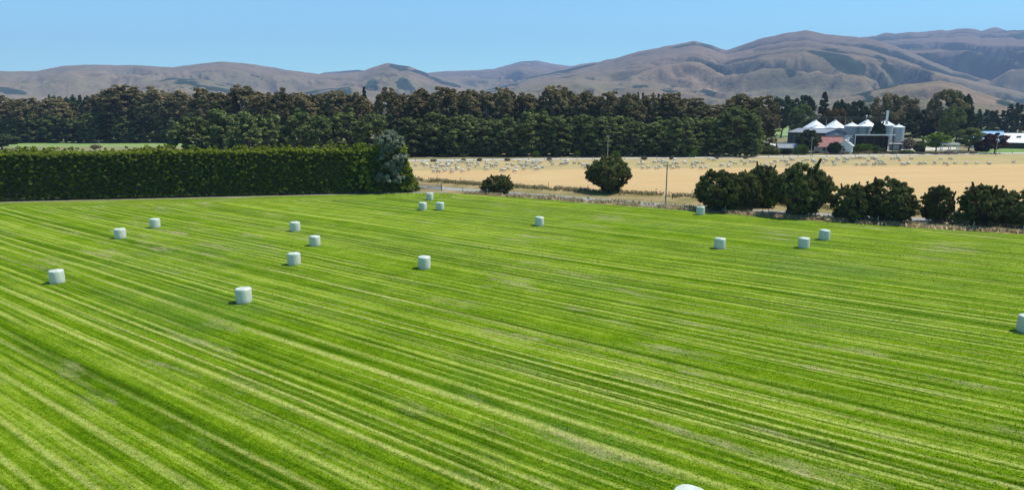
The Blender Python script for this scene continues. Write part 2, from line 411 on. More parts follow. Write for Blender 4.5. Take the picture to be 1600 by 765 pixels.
# ------------------------------------------------------------------ hills
def px_dir(u, v):
    x = (u - 800) / F; yy = (382.5 - v) / F
    d = (x, math.cos(P) + yy * math.sin(P), -math.sin(P) + yy * math.cos(P))
    return math.atan2(d[0], d[1]), d[2] / math.hypot(d[0], d[1])
def hill_range(name, R, pts, foot=.60, amp=.5, freq=1.0, scrub_shade=.0, scree=0.0, blobs=(), res=1.0, pw=1.15, slices=170, jag=1.0):
    az = np.array([px_dir(*p)[0] for p in pts]); el = np.array([px_dir(*p)[1] for p in pts])
    n = int((az[-1] - az[0]) * 760 * res) + 2; th = np.linspace(az[0], az[-1], n)
    tgt = np.interp(th, az, el)
    ker = np.exp(-np.linspace(-2, 2, 9) ** 2); ker /= ker.sum()
    tgt = np.convolve(np.pad(tgt, 4, mode='edge'), ker, 'valid')
    tgt += fbm(th * 40 * freq, th * 0 + R * .01, 3) * .0011 * jag
    edge = np.clip(np.minimum(np.arange(n), np.arange(n)[::-1]) / (n * .06), 0, 1); edge = edge * edge * (3 - 2 * edge)
    tgt = (tgt + .0005) * 1.0
    t = np.linspace(0, 1.45, slices)
    rr = R * (foot + (1 - foot) * t)
    TH, T = np.meshgrid(th, t); RR = np.meshgrid(th, rr)[1]
    X = RR * np.sin(TH); Y = RR * np.cos(TH)
    base = np.where(T <= 1, np.clip(T, 0, 1) ** pw * (1 + .0 * T), 1 - (T - 1) * 1.1)
    q = freq / (R * .15)
    wx = fbm(X * q * .7, Y * q * .7, 3) * .55; wy = fbm(X * q * .7 + 40, Y * q * .7 - 12, 3) * .55
    ac = X * .78 + Y * .62; al = X * .62 - Y * .78
    rd = ridged(ac * q * 1.35 + wx, al * q * .42 + wy, 5, .56) - .8
    gul = ridged(ac * q * 4.2 + wx * 2, al * q * 1.7 + wy * 2, 4, .55) - .7; fine = gul * .075
    env = np.sin(np.clip(T, 0, 1) * math.pi) ** .8 * .97 + .03
    hh = np.clip(base + amp * (rd * .78 + fine * 2.6) * env, 0, None)
    er = hh * R / RR; lim = np.where(T <= 1, .66 + .34 * np.clip(T, 0, 1), .97); er = -np.log(np.exp(-18 * er) + np.exp(-18 * lim)) / 18
    hh = np.clip(er, 0, None) * RR / R
    crest = tgt * R
    Z = hh * crest[None, :]
    e = Z / RR; mx = e.max(axis=0); k = tgt / np.maximum(mx, 1e-5)
    kk = np.exp(-np.linspace(-2, 2, 7) ** 2); kk /= kk.sum(); k = np.convolve(np.pad(k, 3, mode='edge'), kk, 'valid')
    Z = Z * k[None, :] * edge[None, :] + H * np.clip(T, 0, 1) - 3
    verts = np.stack([X, Y, Z], -1).reshape(-1, 3)
    i = np.arange((slices - 1) * (n - 1)); r, c = i // (n - 1), i % (n - 1); a = r * n + c
    faces = np.stack([a, a + 1, a + n + 1, a + n], -1)
    sc = fbm(X * q * 1.3 + 7, Y * q * .9 + 3, 4) * .9 + scrub_shade - (rd - .15) * .8 * (scrub_shade > -.3)
    sc = sc + np.clip(-gul - .25, 0, 1) * .75  # gullies darkened: real scrub there, plus slope shade put into the colour
    for (u0, v0, u1, v1, s) in blobs:                       # woods and scrub gullies at known places on the slope
        a0, e0 = px_dir(u0, v0); a1, e1 = px_dir(u1, v1)
        E_ = (Z - H) / RR
        L2 = (a1 - a0) ** 2 + (e1 - e0) ** 2 + 1e-12; tt = np.clip(((TH - a0) * (a1 - a0) + (E_ - e0) * (e1 - e0)) / L2, 0, 1)
        dd = np.hypot(TH - a0 - tt * (a1 - a0), (E_ - e0 - tt * (e1 - e0)) * 1.6) * F
        br = fbm(X * q * 4.5 + u0, Y * q * 2.2 - v0, 4) * 1.5
        sc = np.where(T < 1.02, np.maximum(sc, np.minimum(1.05 - dd / (s * 1.5) + br, 1.1)), sc)
    sr = fbm(X * q * 1.6 - 20, Y * q * 1.1 + 30, 4) + scree + (T - .75) * .8
    me = np_mesh(name, verts, faces, M['hill'], True, vert_attr={'scrub_shade': sc.ravel(), 'scree': (sr if scree > -1 else sr * 0 - 1).ravel()})
    return props(link(name, me), kind='structure')

hill_range('hills', 3300, [(-300, 150), (-150, 138), (0, 146), (90, 150), (150, 142), (220, 128), (270, 121), (320, 124), (400, 143), (450, 148), (480, 140), (540, 133), (600, 141), (650, 154), (700, 164)],
           amp=.30, scrub_shade=-.45, scree=-2, blobs=[(245, 119, 300, 122, 5), (285, 128, 345, 140, 9), (330, 138, 360, 144, 6), (480, 145, 545, 143, 8)])
hill_range('hills', 4500, [(-400, 125), (-250, 112), (-100, 116), (0, 111), (60, 111), (100, 102), (145, 101), (215, 102), (270, 105), (330, 97), (350, 96), (400, 101), (470, 112), (510, 117), (560, 113), (580, 106), (605, 98), (640, 104), (675, 117), (720, 131), (770, 143), (830, 153), (900, 162)],
           amp=.36, scrub_shade=-.42, scree=-2, blobs=[(0, 141, 35, 146, 5), (612, 102, 660, 116, 6), (580, 130, 592, 140, 10), (630, 132, 645, 140, 9), (660, 116, 715, 136, 4), (395, 117, 408, 122, 4)])
hill_range('hills', 6500, [(440, 140), (480, 122), (510, 113), (560, 109), (590, 113), (640, 120), (670, 113), (700, 111), (740, 110), (785, 107), (815, 101), (870, 104), (920, 112), (980, 130), (1040, 150)],
           amp=.5, scrub_shade=-.2, scree=-2)
hill_range('hills', 8000, [(700, 140), (750, 115), (785, 104), (815, 96), (840, 95), (870, 101), (890, 103), (930, 97), (980, 99), (1060, 110), (1130, 130)], amp=.4, scrub_shade=-.1, scree=-2)
hill_range('hills', 4800, [(640, 165), (700, 152), (770, 136), (850, 116), (900, 104), (960, 91), (1000, 80), (1040, 72), (1085, 64), (1110, 70), (1135, 79), (1165, 68), (1190, 60), (1225, 52), (1260, 47), (1290, 53), (1330, 57), (1360, 60), (1400, 72), (1450, 92), (1500, 108), (1560, 124), (1600, 134), (1660, 148), (1740, 166)],
           foot=.52, amp=.66, freq=.8, jag=1.5, scrub_shade=.36, scree=-2, blobs=[(1290, 85, 1340, 110, 12), (1370, 92, 1400, 120, 12), (1240, 112, 1290, 128, 10), (1410, 100, 1450, 118, 10)])
hill_range('mountains', 7400, [(1180, 120), (1250, 88), (1320, 64), (1360, 55), (1400, 52), (1440, 50), (1480, 47), (1510, 44), (1550, 48), (1600, 47), (1680, 40), (1760, 46), (1900, 70), (2050, 110)],
           foot=.5, amp=.85, freq=1.1, jag=2.6, scrub_shade=.62, scree=-.20)
hill_range('mountains', 8600, [(1480, 70), (1530, 50), (1555, 42), (1580, 50), (1640, 75)], amp=.4, scrub_shade=-.1, scree=-.2)
hill_range('hills', 3500, [(600, 168), (660, 156), (720, 147), (780, 139), (850, 124), (900, 117), (950, 122), (1000, 119), (1060, 125), (1130, 131), (1200, 139), (1290, 145), (1360, 148), (1430, 158), (1520, 166)],
           foot=.55, amp=.5, freq=.75, scrub_shade=.04, scree=-2, blobs=[(1030, 116, 1060, 112, 8), (1095, 122, 1115, 118, 10), (1050, 136, 1065, 132, 9), (1100, 140, 1108, 144, 8), (1160, 146, 1180, 142, 7), (960, 140, 1010, 134, 5)])
hill_range('hills', 2200, [(1180, 172), (1230, 167), (1300, 156), (1350, 143), (1400, 132), (1430, 129), (1470, 125), (1500, 131), (1540, 146), (1580, 159), (1640, 167), (1720, 172)],
           foot=.62, amp=.4, freq=.8, scrub_shade=-.34, scree=-2, blobs=[(1335, 146, 1395, 134, 7), (1352, 150, 1360, 156, 6), (1560, 160, 1600, 166, 5)], res=1.3)

# ------------------------------------------------------------------ foliage tools
def unit(v): return v / np.maximum(np.linalg.norm(v, axis=-1, keepdims=True), 1e-9)
def sph(n): return unit(RNG.normal(size=(n, 3)))
def quads(Pc, Nr, size, aspect=1.5, up=0.0):
    n = len(Pc); Nr = unit(Nr)
    r = RNG.normal(size=(n, 3)); r[:, 2] += up
    a = unit(np.cross(Nr, np.cross(r, Nr))); b = np.cross(Nr, a)
    L = (size * aspect * .5)[:, None]; W = (size * .5)[:, None]
    k = RNG.uniform(-.35, .35, (n, 1))
    v = np.stack([Pc - a * L, Pc + b * W + a * L * k, Pc + a * L, Pc - b * W + a * L * k + Nr * W * .5], 1).reshape(-1, 3)
    return v, np.arange(n * 4).reshape(n, 4)
def foliage(name, mat, clumps, per, size, jitter=.7, parent=None, flat=.85, aspect=1.5, tintlo=0.0):
    "clumps (K,4): x,y,z,r of leaf clusters; leaves are set over each cluster's shell and inside it"
    K = len(clumps); C = np.repeat(clumps, per, axis=0); n = len(C)
    d = sph(n); d[:, 2] = np.where(d[:, 2] < -.35, -d[:, 2] * .6, d[:, 2])
    d = unit(d)
    rad = C[:, 3] * (RNG.random(n) ** .35) * RNG.uniform(.8, 1.2, n)
    Pc = C[:, :3] + d * rad[:, None] * np.array([1, 1, flat])
    Nr = d + RNG.normal(size=(n, 3)) * jitter * .6
    v, f = quads(Pc, Nr, size * RNG.uniform(.6, 1.35, n), aspect)
    tint = np.clip(np.repeat(RNG.random(K), per) * .6 + RNG.random(n) * .5 + tintlo, 0, 1)
    return np_mesh(name, v, f, mat, face_attr={'tint': tint})
def limbs_mesh(name, mat, trunk_h, r0, targets, lean=0.0, start=.35, n_side=6):
    mb = MB(); p = Vector((0, 0, -.15)); segs = 6; pts = [p]
    for i in range(segs):
        p = p + Vector((random.uniform(-.04, .04) * trunk_h + lean * trunk_h / segs, random.uniform(-.04, .04) * trunk_h, (trunk_h + .15) / segs)); pts.append(p)
    for i in range(segs): mb.tube(pts[i], pts[i + 1], r0 * (1 - i / (segs + 1.2)), r0 * (1 - (i + 1) / (segs + 1.2)), 8)
    for tg in targets:
        t = random.uniform(start, .95) * segs; i = min(int(t), segs - 1); b = pts[i].lerp(pts[i + 1], t - i); rb = r0 * (1 - t / (segs + 1.2)) * .5
        tg = Vector(tg[:3]); m = b.lerp(tg, .5) + Vector((0, 0, -.08 * (tg - b).length))
        mb.tube(b, m, rb, rb * .65, n_side, False); mb.tube(m, tg, rb * .65, rb * .22, n_side, False)
    return mb.mesh(name, mat, True)

def clumps_in(K, rx, ry, z0, z1, r, inner=.45, taper=None, seed=None):
    "clusters through the crown between z0 and z1; taper(t) scales the spread with height"
    out = []
    for _ in range(K):
        t = random.random(); a = random.uniform(0, 2 * math.pi)
        s = (taper(t) if taper else math.sqrt(max(.02, 1 - (2 * t - 1) ** 2))); q = s * (inner + (1 - inner) * math.sqrt(random.random()))
        out.append((rx * q * math.cos(a), ry * q * math.sin(a), z0 + (z1 - z0) * t, r * random.uniform(.65, 1.3) * (.55 + .45 * s)))
    return np.array(out)

def lobed(lobes, K, r, zmin, inset=.8):
    "clusters over the outer shell of several overlapping lobes (x, y, z, spread, half height)"
    out = []; wts = [l[3] ** 2 for l in lobes]
    while len(out) < K:
        l = random.choices(lobes, wts)[0]; d = Vector((random.gauss(0, 1), random.gauss(0, 1), random.gauss(0, 1))).normalized()
        q = random.uniform(.72, 1.0); p = (l[0] + d.x * l[3] * q, l[1] + d.y * l[3] * q, l[2] + d.z * l[4] * q)
        if p[2] < zmin: continue
        if any(((p[0] - m[0]) / m[3]) ** 2 + ((p[1] - m[1]) / m[3]) ** 2 + ((p[2] - m[2]) / m[4]) ** 2 < .40 for m in lobes): continue
        out.append((*p, r * random.uniform(.6, 1.25)))
    return np.array(out)
class Kind:
    pass
def proto_tree(name, label, cat, crown_mesh, trunk_mesh, w, h):
    k = Kind(); k.name, k.cat = name, cat; k.crown, k.trunk = crown_mesh, trunk_mesh
    co = np.empty(len(crown_mesh.vertices) * 3, dtype=np.float32); crown_mesh.vertices.foreach_get('co', co); co = co.reshape(-1, 3)
    k.h = float(np.percentile(co[:, 2], 99.7)); k.w = float(np.percentile(co[:, 0], 99) - np.percentile(co[:, 0], 1) + np.percentile(co[:, 1], 99) - np.percentile(co[:, 1], 1)) / 2
    return k
def plant(k, label, x, y, w, h, rz=None, group=None, z=0.0):
    t = thing(k.name, label, k.cat, (x, y, z), random.uniform(0, 6.28) if rz is None else rz, group)
    t.scale = (w / k.w, w / k.w, h / k.h)
    c = link('crown', k.crown, t)
    if k.trunk: link('trunk', k.trunk, t)
    return t

def make_gum(i):
    h, w = 22.0, 11.0
    lobes = [(0, 0, h * .60, w * .42, h * .38)] + [(w * .22 * math.cos(a), w * .22 * math.sin(a), h * random.uniform(.50, .62), w * .27, h * random.uniform(.24, .31)) for a in (i, i + 2.1, i + 4.2)]
    cl = lobed(lobes, 260, .86, 5.5, .66)
    low = clumps_in(16, w * .38, w * .38, 2.0, 9.0, 1.4, .4, lambda t: .9)
    cl = np.vstack([cl, low])
    cr = foliage('gum_crown', M['gum'], cl, 56, .44, .9)
    return proto_tree('gum_tree', '', 'tree', cr, limbs_mesh('gum_trunk', M['pale_bark'], h * .72, .42, [c for c in cl[:46]], start=.25), w, h)
def make_green(i):
    h, w = 14.0, 9.0
    lobes = []
    for q in range(5):
        a = q * 1.256 + i * .7 + random.uniform(-.3, .3); rr = 0 if q == 0 else w * random.uniform(.20, .30); hf = 1.0 if q == 0 else random.uniform(.68, .97)
        lobes.append((rr * math.cos(a), rr * math.sin(a), h * hf * .48, w * random.uniform(.19, .25), h * hf * .5))
    cl = lobed(lobes, 215, .66, .4, .7)
    cr = foliage('green_crown', M['green'], cl, 46, .40, .8)
    return proto_tree('broadleaf_tree', '', 'tree', cr, limbs_mesh('green_trunk', M['bark'], h * .8, .28, cl[::5]), w, h)
def make_pine(i):
    h, w = 16.0, 7.0
    cl = clumps_in(64, w * .5, w * .5, 1.0, h - .3, .95, .45, lambda t: (1 - t) ** .8 + .05)
    cr = foliage('pine_crown', M['pine'], cl, 70, .5, .8, flat=.6)
    return proto_tree('pine_tree', '', 'tree', cr, limbs_mesh('pine_trunk', M['bark'], h * .92, .3, cl[::6]), w, h)
def make_dome(i, key='pine', nm='spreading_tree'):
    h, w = 14.0, 13.0
    cl = clumps_in(64, w * .45, w * .45, 3.2, h - 1.1, 1.5, .5)
    cr = foliage(nm + '_crown', M[key], cl, 95, .6, .8)
    return proto_tree(nm, '', 'tree', cr, limbs_mesh(nm + '_trunk', M['bark'], h * .6, .4, cl[::4]), w, h)
def make_bush(i, key='bush', per=62, size=.18, K=95, name='bush'):
    h, w = 6.0, 8.0
    nl = 3; lobes = [(0, 0, h * .44, w * .38, h * .46)]
    for q in range(nl):
        a = i * 1.3 + q * 6.28 / nl + random.uniform(-.5, .5); rr = random.uniform(.15, .27) * w
        lobes.append((rr * math.cos(a), rr * math.sin(a), h * random.uniform(.26, .44), w * random.uniform(.22, .32), h * random.uniform(.26, .42)))
    cl = lobed(lobes, int(K * 4.2), .42, .10); cl[:, :2] *= RNG.uniform(.92, 1.06, (len(cl), 1))
    m_ = 170; tw = cl[RNG.integers(0, len(cl), m_)].copy(); tw[:, 2] += RNG.uniform(.0, .7, m_) ** 1.8; tw[:, :2] *= RNG.uniform(1.0, 1.12, (m_, 1)); tw[:, 3] = RNG.uniform(.10, .24, m_)
    sh = []
    for q in range(34):
        b = cl[random.randrange(len(cl))]; d = Vector((b[0] * .22, b[1] * .22, random.uniform(.5, 1.2))).normalized(); L = random.uniform(.4, 1.25) * (.5 + .5 * b[2] / h)
        for t in (.4, .65, .85, 1.0): p = Vector(b[:3]) + d * L * t; sh.append((p.x, p.y, p.z, .20 * (1.25 - t)))
    cl = np.vstack([cl, tw, np.array(sh)])
    cr = foliage(name + '_crown', M[key], cl, per, size, .9)
    return proto_tree(name, '', 'bush', cr, limbs_mesh(name + '_stems', M['bark'], h * .55, .16, cl[::5], start=.05), w, h)

M['midgreen'] = leaf_mat('mid_green_leaves', (.090, .115, .035), (.220, .255, .085), hue=(.105, .128, .052))
gums = [make_gum(i) for i in range(6)]; greens = [make_green(i) for i in range(6)]; pines = [make_pine(i) for i in range(3)]
dark_domes = [make_dome(i, 'pine', 'spreading_tree') for i in range(2)]; gum_domes = [make_dome(i, 'gum', 'gum_tree') for i in range(2)]
bushes = [make_bush(i) for i in range(5)]
lime_bush = make_bush(0, 'lime', 60, .34, 60, 'shrub'); green_bush = make_bush(1, 'green', 60, .34, 60, 'shrub')
drab_bush = make_bush(2, 'drab', 40, .40, 45, 'shrub'); plum_bush = make_bush(3, 'plum', 60, .36, 60, 'shrub'); pine_bush = make_bush(4, 'pine', 60, .34, 60, 'shrub')
lime_tree = make_dome(0, 'lime', 'broadleaf_tree'); rust_tree = make_dome(1, 'rust', 'broadleaf_tree'); plum_tree = make_dome(1, 'plum', 'broadleaf_tree')
green_dome = make_dome(0, 'green', 'broadleaf_tree')

def tree_at(k, u, vtop, wpx, y, label, group=None, rz=None):
    h = zv(vtop, y); return plant(k, label, xu(u, y, h * .5), y, wpx * mpp(y), h, rz, group)

# ------------------------------------------------------------------ the belt of gums and the green trees before it
GUM_L = [(-30, 152, 44), (5, 150, 38), (48, 154, 42), (86, 154, 38), (158, 150, 36), (193, 134, 58), (243, 137, 44), (282, 143, 42), (320, 139, 38), (346, 146, 36), (382, 135, 46)]
GUM_C = [(412, 145, 40), (440, 139, 38), (474, 147, 38), (502, 147, 36), (527, 143, 36), (556, 146, 36), (606, 138, 34), (634, 150, 34), (660, 140, 42), (696, 137, 44), (734, 142, 38), (760, 144, 36), (782, 138, 38)]
GUM_R = [(822, 147, 38), (866, 135, 42), (886, 138, 36), (916, 143, 36), (950, 144, 38), (984, 148, 38), (1014, 150, 36), (1050, 147, 46), (1088, 155, 38), (1156, 148, 48), (1192, 151, 40)]
for j, (rows, y0, lab, grp) in enumerate((
        (GUM_L, 338, 'tall rusty-crowned gum tree in the belt beyond the pale green strip', 'gum trees beyond the pale green strip'),
        (GUM_C, 246, 'tall rusty-crowned gum tree in the belt behind the hedge and silver tree', 'gum trees behind the hedge'),
        (GUM_R, 250, 'tall rusty-crowned gum tree in the belt beyond the sheep paddock', 'gum trees beyond the sheep'))):
    for i, (u, v, w) in enumerate(rows):
        if j == 0 and u > 300: y = 260
        else: y = y0 + random.uniform(-4, 4)
        tree_at(gums[(i * 5 + j) % 6], u, v, w * 1.12, y, lab, grp)
        if u < 1180:
            tree_at(gums[(i * 5 + j + 3) % 6], u + random.uniform(12, 24), v + random.uniform(5, 11), w * 1.1, y + random.uniform(10, 16),
                    lab.replace('tall rusty-crowned', 'shorter rusty-crowned') + ', second row', grp + ', second row')
for i in range(15):
    u = -20 + i * 21 + random.uniform(-5, 5)
    tree_at(greens[i % 6] if i % 3 else pines[i % 3], u, 178 + random.uniform(-8, 8), 34, 334 + random.uniform(-4, 0) - (0 if u < 285 else 0),
            'dark low tree under the rusty gums at the edge of the pale strip', 'understory trees beyond the pale green strip')
for u, v, w in ((100, 157, 26), (118, 160, 26), (138, 158, 28)):
    tree_at(pines[1], u, v, w, 352, 'dark conifer standing in the gap between rusty gums', 'dark conifers in the gum belt')
mids = []
for k in greens:
    q = Kind(); q.__dict__.update(k.__dict__); q.crown = k.crown.copy(); q.crown.materials[0] = M['midgreen']; mids.append(q)
GR_L = [(302, 178, 52), (342, 172, 48), (386, 176, 46), (426, 175, 44), (466, 171, 46), (506, 175, 42), (546, 171, 48), (588, 178, 44)]
for i, (u, v, w) in enumerate(GR_L):
    tree_at(mids[i % 6], u, v, w * 1.08, 205 + random.uniform(-4, 4), 'feathery mid-green tree rising just behind the long hedge', 'green trees behind the hedge')
GR_R = [(636, 184, 48), (676, 177, 46), (714, 178, 44), (752, 181, 46), (790, 180, 42), (830, 170, 50), (870, 182, 46), (908, 180, 44), (948, 178, 48), (984, 186, 42), (1028, 184, 48), (1068, 180, 44), (1108, 184, 46), (1150, 168, 54), (1178, 176, 34)]
for i, (u, v, w) in enumerate(GR_R):
    y = gp(u, 247)[1] + 8 + random.uniform(0, 4)
    tree_at(greens[(i * 5 + 2) % 6], u, v, w * 1.12, y, 'dark green tree in the front of the belt along the far road', 'green trees along the far road')
    if u < 1140: tree_at(greens[(i * 5 + 4) % 6], u + 19, v + random.uniform(2, 9), w * 1.0, y + 6, 'dark green tree set back among the front trees along the far road', 'green trees set back from the far road')
for i, u in enumerate((838, 902, 962, 1082, 1126, 724, 692, 778)):
    v = (236, 235, 236, 232, 238, 240, 240, 239)[i]; y = gp(u, 247)[1] + 4.6
    tree_at(lime_bush if i < 4 else green_bush, u, v, (12, 11, 14, 12, 10, 12, 14, 11)[i], y,
            ('small bright green sapling at the foot of the dark belt' if i < 4 else 'small round green shrub at the foot of the dark belt'), 'saplings along the far road' if i < 4 else 'shrubs along the far road')
tree_at(pines[0], 571, 136, 15, 275, 'lone pointed conifer poking above the rusty gum crowns')
for i, u in enumerate((82, 96, 112, 128, 142, 156)):
    tree_at(pines[i % 3] if i % 2 else dark_domes[0], u, (150, 151, 150, 149, 150, 147)[i], 19, 430, 'distant dark pine showing above the gums and below the hills', 'distant pines beyond the gum belt')
for i, u in enumerate(range(470, 545, 9)):
    tree_at(pines[i % 3], u, 148 + random.uniform(-2, 2), 14, 470, 'distant dark pine in the row behind the gum crowns', 'distant pine row behind the gums')
for i, u in enumerate(range(972, 1064, 8)):
    tree_at(pines[i % 3], u, 147 + random.uniform(-2.5, 2.5), 11, 500, 'distant spiky pine in the row under the tan foothills', 'distant pine row under the foothills')
for i, (u, v) in enumerate(((708, 146), (716, 148), (632, 146), (818, 146), (826, 148))):
    tree_at(pines[i % 3], u, v, 13, 440, 'distant dark pine glimpsed between two gum crowns', 'distant pines between gum crowns')

# distant woods on the plain
def wood(name, y0, y1, u0, u1, n, hmin, hmax, size):
    u = RNG.uniform(u0, u1, n); y = RNG.uniform(y0, y1, n); x = (u - 800) / F * y
    h = RNG.uniform(hmin, hmax, n) * (.8 + .35 * perlin(x * .02, y * .02))
    cl = []
    for i in range(n):
        for q in range(6):
            cl.append((x[i] + random.uniform(-3, 3), y[i] + random.uniform(-3, 3), h[i] * (.12 + .15 * q), 3.6 - q * .35))
    me = foliage(name, M['far'], np.array(cl), 14, size, .9)
    return props(link(name, me), kind='stuff')
wood('distant_woods', 1150, 1500, -250, 1900, 420, 12, 20, 2.2)
wood('distant_woods', 640, 760, 1180, 1800, 150, 11, 17, 1.5)
for i in range(17):
    u = 1500 + i * 9.5 + random.uniform(-2, 2)
    tree_at(pines[i % 3], u, 172 + random.uniform(-3, 4) - (9 if i in (8, 9, 10) else 0), 17, 400 + random.uniform(-10, 20), 'dark plantation conifer in the dense stand behind the white roofed shed', 'plantation conifers')

# ------------------------------------------------------------------ trees about the farmstead
FT = [(dark_domes[0], 1222, 152, 40, 400, 'dark rounded tree beyond the pale paddock beside the gum belt'),
      (dark_domes[1], 1252, 150, 40, 420, 'dark broad tree between the gum belt and the pointed conifer'),
      (green_dome, 1252, 164, 34, 330, 'grey-green tree behind the low shed roof'),
      (pines[2], 1286, 144, 22, 330, 'tall narrow dark conifer rising behind the white silo roofs'),
      (rust_tree, 1303, 168, 36, 325, 'rusty brown tree behind the second white silo roof'),
      (dark_domes[0], 1314, 158, 26, 380, 'small dark tree beyond the rusty brown tree'),
      (dark_domes[1], 1338, 158, 34, 350, 'dark rounded tree behind the middle steel silos'),
      (gum_domes[0], 1384, 147, 44, 335, 'large brown-green gum tree behind the elevator tower'),
      (gum_domes[1], 1412, 151, 44, 345, 'broad brown-green gum tree beyond the end silo'),
      (gum_domes[0], 1478, 141, 48, 320, 'tallest dark gum of the farmstead, with a high domed crown'),
      (dark_domes[0], 1498, 150, 34, 335, 'dark gum leaning against the tallest farm gum'),
      (green_dome, 1488, 168, 34, 300, 'olive green tree in front of the tallest farm gum'),
      (pines[0], 1514, 171, 32, 300, 'cone shaped olive tree beside the pergola'),
      (dark_domes[1], 1444, 172, 44, 330, 'dark low tree between the two big farm gums'),
      (pines[1], 1420, 178, 34, 310, 'dark conifer standing behind the end silo'),
      (pine_bush, 1372, 190, 18, 272, 'dark conical tree between the two groups of steel silos'),
      (dark_domes[1], 1263, 203, 34, 246, 'dark bushy conifer in front of the slate blue shed'),
      (lime_tree, 1464, 207, 32, 255, 'bright lime green tree by the gravel drive'),
      (green_bush, 1438, 220, 16, 252, 'round olive shrub beside the bright lime tree'),
      (green_dome, 1516, 200, 36, 262, 'low spreading green tree shading the pergola'),
      (plum_bush, 1534, 220, 20, 258, 'dark plum coloured shrub beside the spreading tree'),
      (plum_tree, 1556, 208, 32, 245, 'round dark tree in front of the blue roof'),
      (green_bush, 1243, 196, 22, 340, 'round green tree at the edge of the pale paddock'),
      (drab_bush, 1420, 216, 24, 275, 'dark brown shrub behind the gravel yard'),
      (green_bush, 1196, 222, 24, 246, 'green shrub against the end of the belt'),
      (lime_bush, 1252, 226, 20, 240, 'bright green rounded shrub beside the low cottage'),
      (pine_bush, 1229, 232, 19, 240, 'low dark shrub before the low cottage wall'),
      (green_bush, 1202, 229, 28, 240, 'low green shrub nearest the belt in the cottage garden'),
      (pine_bush, 1305, 222, 19, 243, 'dark shrub against the red roofed house wall'),
      (lime_bush, 1345, 225, 19, 248, 'clipped green shrub before the open shed'),
      (lime_bush, 1357, 225, 17, 248, 'second clipped green shrub before the open shed, nearer its middle'),
      (green_bush, 1369, 227, 14, 248, 'grey-green shrub before the open shed'),
      (green_bush, 1379, 231, 12, 246, 'low drab green shrub at the corner of the gravel yard'),
      (lime_bush, 1418, 234, 18, 243, 'low bright hedge shrub in front of the gravel yard')]
for k, u, v, w, y, lab in FT: tree_at(k, u, v, w, y, lab)
for i in range(46):
    u = 1190 + i * 7.4 + random.uniform(-3, 3)
    y = gp(u, 241)[1] + random.uniform(0, 6)
    if 1375 < u < 1400 and y > 246: continue
    hgt = random.uniform(.45, 1.15)
    plant(drab_bush if i % 4 else green_bush, 'low drab twiggy shrub in the scrubby strip before the farm buildings' if i % 4 else 'low green shrub in the scrubby strip before the farm buildings',
          xu(u, y, 1), y, random.uniform(1.6, 3.2), hgt, group='drab shrubs before the farm' if i % 4 else 'green shrubs before the farm')
for i, u in enumerate((677, 724, 750, 792, 858, 1006, 1048, 1118, 1164)):
    x, y = gp(u, 252.5 - (u - 650) * .0092)
    plant(drab_bush, 'low pinkish brown twiggy shrub at the near side of the far road', x, y - .6, random.uniform(1.2, 1.9), random.uniform(.6, 1.0), group='twiggy shrubs on the far road verge')
dk = tree_at(dark_domes[1], 2, 210, 44, 270, 'low dark rounded tree just above the hedge beside the pale strip')
tree_at(drab_bush, 148, 226, 14, 280, 'small brown shrub by the pole on the pale strip')

